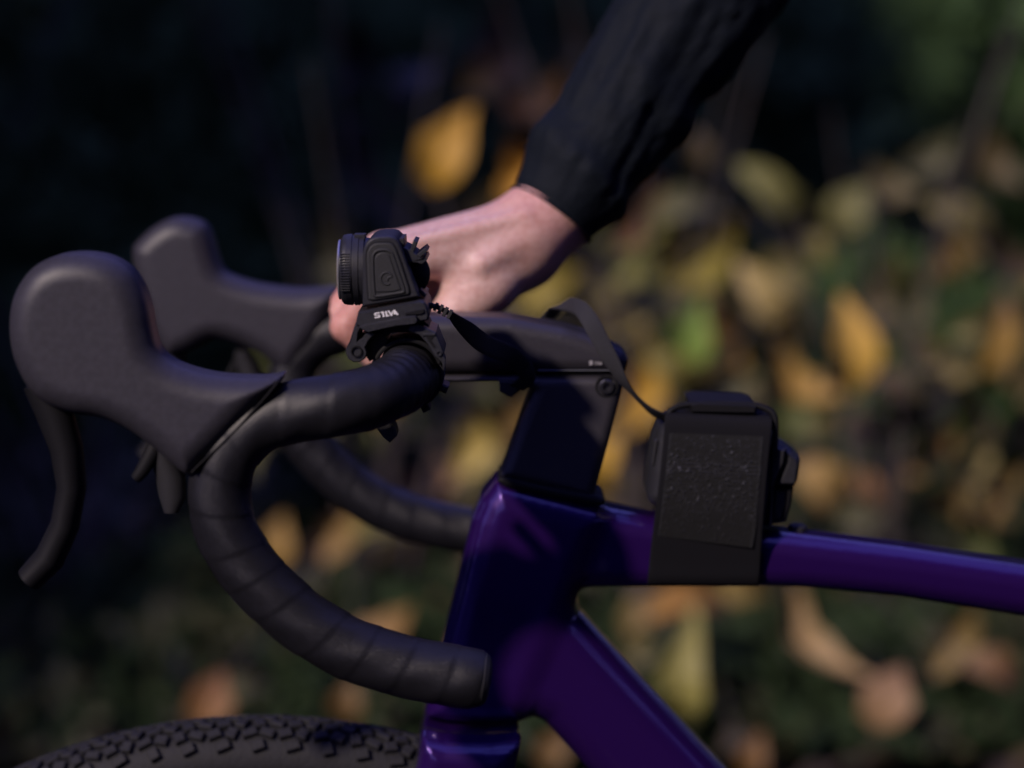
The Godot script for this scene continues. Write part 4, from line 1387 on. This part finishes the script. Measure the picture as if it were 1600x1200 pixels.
# ---------------------------------------------------------------- autumn bushes behind the bicycle
# px, py, length, width, lean in degrees, red, green, blue as seen, z
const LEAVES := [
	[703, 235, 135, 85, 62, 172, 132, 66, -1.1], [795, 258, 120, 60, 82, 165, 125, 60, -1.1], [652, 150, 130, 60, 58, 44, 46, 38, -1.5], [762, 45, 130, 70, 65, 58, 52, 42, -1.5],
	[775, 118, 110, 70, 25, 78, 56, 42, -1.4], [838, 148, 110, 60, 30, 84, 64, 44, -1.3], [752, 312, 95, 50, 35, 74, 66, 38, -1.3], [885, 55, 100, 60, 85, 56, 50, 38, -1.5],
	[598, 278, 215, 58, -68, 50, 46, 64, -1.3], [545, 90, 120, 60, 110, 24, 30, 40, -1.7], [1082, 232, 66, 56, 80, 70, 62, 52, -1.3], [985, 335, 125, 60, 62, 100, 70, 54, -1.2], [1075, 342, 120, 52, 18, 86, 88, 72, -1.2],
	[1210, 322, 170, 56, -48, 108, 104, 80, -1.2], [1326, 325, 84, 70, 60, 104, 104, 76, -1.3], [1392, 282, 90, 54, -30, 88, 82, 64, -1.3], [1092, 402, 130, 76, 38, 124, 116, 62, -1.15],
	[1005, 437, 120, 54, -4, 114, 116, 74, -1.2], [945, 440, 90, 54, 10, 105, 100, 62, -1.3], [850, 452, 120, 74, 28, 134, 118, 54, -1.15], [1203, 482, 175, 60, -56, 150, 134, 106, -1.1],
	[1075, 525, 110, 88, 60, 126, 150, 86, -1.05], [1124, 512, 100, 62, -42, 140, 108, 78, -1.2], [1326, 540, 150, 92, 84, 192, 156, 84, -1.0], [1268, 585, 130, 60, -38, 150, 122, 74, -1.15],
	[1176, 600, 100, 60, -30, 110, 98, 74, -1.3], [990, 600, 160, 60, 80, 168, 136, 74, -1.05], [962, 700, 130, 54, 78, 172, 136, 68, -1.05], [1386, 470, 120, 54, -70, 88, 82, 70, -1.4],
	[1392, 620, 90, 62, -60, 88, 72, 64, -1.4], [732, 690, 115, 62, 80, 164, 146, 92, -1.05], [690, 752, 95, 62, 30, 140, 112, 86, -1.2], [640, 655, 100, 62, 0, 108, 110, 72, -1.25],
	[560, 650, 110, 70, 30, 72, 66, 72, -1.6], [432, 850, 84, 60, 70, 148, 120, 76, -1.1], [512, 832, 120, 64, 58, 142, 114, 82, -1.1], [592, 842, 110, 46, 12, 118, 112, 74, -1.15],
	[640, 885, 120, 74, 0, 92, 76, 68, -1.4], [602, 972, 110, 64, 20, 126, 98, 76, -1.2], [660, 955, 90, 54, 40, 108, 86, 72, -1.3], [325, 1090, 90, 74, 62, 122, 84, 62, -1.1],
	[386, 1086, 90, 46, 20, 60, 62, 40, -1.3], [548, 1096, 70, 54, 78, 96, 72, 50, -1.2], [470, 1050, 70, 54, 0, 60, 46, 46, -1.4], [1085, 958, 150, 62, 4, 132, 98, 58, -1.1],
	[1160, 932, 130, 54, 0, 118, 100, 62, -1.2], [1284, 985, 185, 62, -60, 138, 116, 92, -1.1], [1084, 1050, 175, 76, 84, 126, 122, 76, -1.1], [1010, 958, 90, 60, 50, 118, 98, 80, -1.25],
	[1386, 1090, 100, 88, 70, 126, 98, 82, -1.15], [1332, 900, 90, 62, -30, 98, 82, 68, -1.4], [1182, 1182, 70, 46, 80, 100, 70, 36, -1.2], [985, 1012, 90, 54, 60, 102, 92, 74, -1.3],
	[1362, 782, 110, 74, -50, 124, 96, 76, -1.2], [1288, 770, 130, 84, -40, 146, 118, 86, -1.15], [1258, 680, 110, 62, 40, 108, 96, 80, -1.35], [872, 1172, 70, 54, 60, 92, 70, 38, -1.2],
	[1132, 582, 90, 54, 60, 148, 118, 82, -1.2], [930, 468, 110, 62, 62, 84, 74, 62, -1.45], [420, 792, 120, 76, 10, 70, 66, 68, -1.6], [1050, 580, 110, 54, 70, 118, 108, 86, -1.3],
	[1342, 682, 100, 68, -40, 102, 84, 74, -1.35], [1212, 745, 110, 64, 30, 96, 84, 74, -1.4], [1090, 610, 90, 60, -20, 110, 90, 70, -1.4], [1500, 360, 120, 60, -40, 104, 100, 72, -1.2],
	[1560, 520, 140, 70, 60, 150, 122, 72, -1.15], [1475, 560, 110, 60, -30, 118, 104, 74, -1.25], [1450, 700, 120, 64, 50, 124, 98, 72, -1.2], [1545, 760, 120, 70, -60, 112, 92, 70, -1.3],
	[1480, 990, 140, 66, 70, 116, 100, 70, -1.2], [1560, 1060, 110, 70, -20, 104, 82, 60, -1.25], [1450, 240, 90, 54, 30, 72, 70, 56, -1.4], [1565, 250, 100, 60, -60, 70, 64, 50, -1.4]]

func make_shrubs():
	var made := [leaf_mesh(0.62, 0.3, 0.22, 0.07), leaf_mesh(0.5, 0.45, -0.2, -0.12), leaf_mesh(0.42, 0.4, 0.3, 0.15), leaf_mesh(0.75, 0.3, 0.2, -0.05), leaf_mesh(0.42, 0.7, -0.3, -0.16)]
	var roots := [[-0.16, "slender autumn bush with orange leaves behind the hand and sleeve"], [0.16, "autumn bush with yellow and orange leaves directly behind the stem"], [0.42, "autumn bush with long pale drooping leaves behind the battery"],
		[0.72, "autumn bush with bright orange leaf at the right edge"], [-0.5, "low autumn bush with tan leaves framed by the handlebar drops"]]
	var shrubs := []
	var nets := []
	var r := RandomNumberGenerator.new()
	r.seed = 77
	for i in roots.size():
		var where := Vector3(roots[i][0] * 1.6, 0, -2.8)
		var t := thing("autumn_bush", roots[i][1], "bush", where, "autumn bushes behind the bicycle")
		shrubs.append(t)
		var stems := []
		for k in 7:
			var a := TAU * k / 7.0 + i
			var high := r.randf_range(0.75, 1.28) if i < 4 else r.randf_range(0.45, 0.68)
			var top := where + Vector3(cos(a) * 0.32 + r.randfn() * 0.05, high, sin(a) * 0.25)
			var line := spline([where + Vector3(cos(a) * 0.03, -0.03, sin(a) * 0.03), where.lerp(top, 0.45) + Vector3(-cos(a) * 0.04, 0.05, -sin(a) * 0.03), top], 16)
			stems.append(line)
			var b := Build.new()
			b.loft(sweep(line, 7, func(f, _a, _s): return 0.0065 * (1.0 - 0.75 * f)), false, true)
			put("stem", b.commit(), M.twig, t)
		nets.append([stems, Build.new()])
	var inks := {}
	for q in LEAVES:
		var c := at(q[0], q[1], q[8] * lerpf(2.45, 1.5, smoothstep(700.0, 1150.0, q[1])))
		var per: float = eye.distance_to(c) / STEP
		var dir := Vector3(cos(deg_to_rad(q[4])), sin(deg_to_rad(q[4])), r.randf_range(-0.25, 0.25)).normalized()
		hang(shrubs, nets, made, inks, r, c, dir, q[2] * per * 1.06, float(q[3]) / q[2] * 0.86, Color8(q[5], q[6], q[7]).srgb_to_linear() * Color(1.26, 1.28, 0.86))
	# smaller, duller leaves deeper in the bushes
	for i in 240:
		var x := r.randf_range(-0.55, 1.7)
		var y := r.randf_range(0.12, 0.8)
		if y > 0.62 + 0.15 * x and r.randf() < 0.75: continue
		if x > 0.5 and y < 0.34 and r.randf() < 0.7: continue
		var c := Vector3(x, y, r.randf_range(-3.5, -2.5))
		var dir := Vector3(r.randfn() * 0.8, -0.4 + r.randfn() * 0.8, r.randfn() * 0.5).normalized()
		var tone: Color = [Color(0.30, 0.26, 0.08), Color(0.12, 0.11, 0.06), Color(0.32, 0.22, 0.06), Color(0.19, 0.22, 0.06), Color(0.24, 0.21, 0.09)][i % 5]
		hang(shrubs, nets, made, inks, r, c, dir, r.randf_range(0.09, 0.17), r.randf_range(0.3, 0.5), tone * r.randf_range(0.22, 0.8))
	for i in shrubs.size(): tag(put("twigs", (nets[i][1] as Build).commit(), M.twig, shrubs[i]), "", "", "", "stuff")

func hang(shrubs: Array, nets: Array, made: Array, inks: Dictionary, r: RandomNumberGenerator, c: Vector3, dir: Vector3, size: float, slim: float, tone: Color) -> void:
	# fasten a leaf to the nearest stem of the nearest bush with a thin stalk
	var best := 1e9
	var who := 0
	var from := Vector3.ZERO
	var base := c - dir * size * 0.5
	for i in shrubs.size():
		for line in nets[i][0]:
			for p in line:
				var d: float = base.distance_to(p) + (0.25 if p.y > base.y + 0.05 else 0.0) + (0.3 if p.y < 0.1 else 0.0)
				if d < best:
					best = d
					who = i
					from = p
	var key := Color(snappedf(tone.r, 0.02), snappedf(tone.g, 0.02), snappedf(tone.b, 0.02))
	if not inks.has(key):
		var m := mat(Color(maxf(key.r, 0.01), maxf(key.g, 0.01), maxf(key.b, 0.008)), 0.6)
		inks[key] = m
	var face := Vector3(r.randfn() * 0.3, 0.15 + r.randfn() * 0.25, 1.0)
	var up := (face - dir * face.dot(dir)).normalized()
	var bs := Basis(dir, up.cross(dir), up)
	var v := 0 if slim > 0.52 else (1 if slim > 0.44 else 2)
	if slim > 0.7: v = 3
	if v == 2 and r.randf() < 0.45: v = 4
	var ratio: float = slim / [0.62, 0.5, 0.42, 0.75, 0.42][v]
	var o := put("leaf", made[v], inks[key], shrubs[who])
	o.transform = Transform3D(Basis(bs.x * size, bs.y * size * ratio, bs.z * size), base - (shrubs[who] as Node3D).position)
	var sag := from.lerp(base, 0.5) + Vector3(0, 0.03, 0)
	(nets[who][1] as Build).loft(sweep(spline([from, sag, base, base + dir * size * 0.1], 6), 5, func(f, _a, _s): return 0.0022 * (1.0 - 0.4 * f)), false, true)
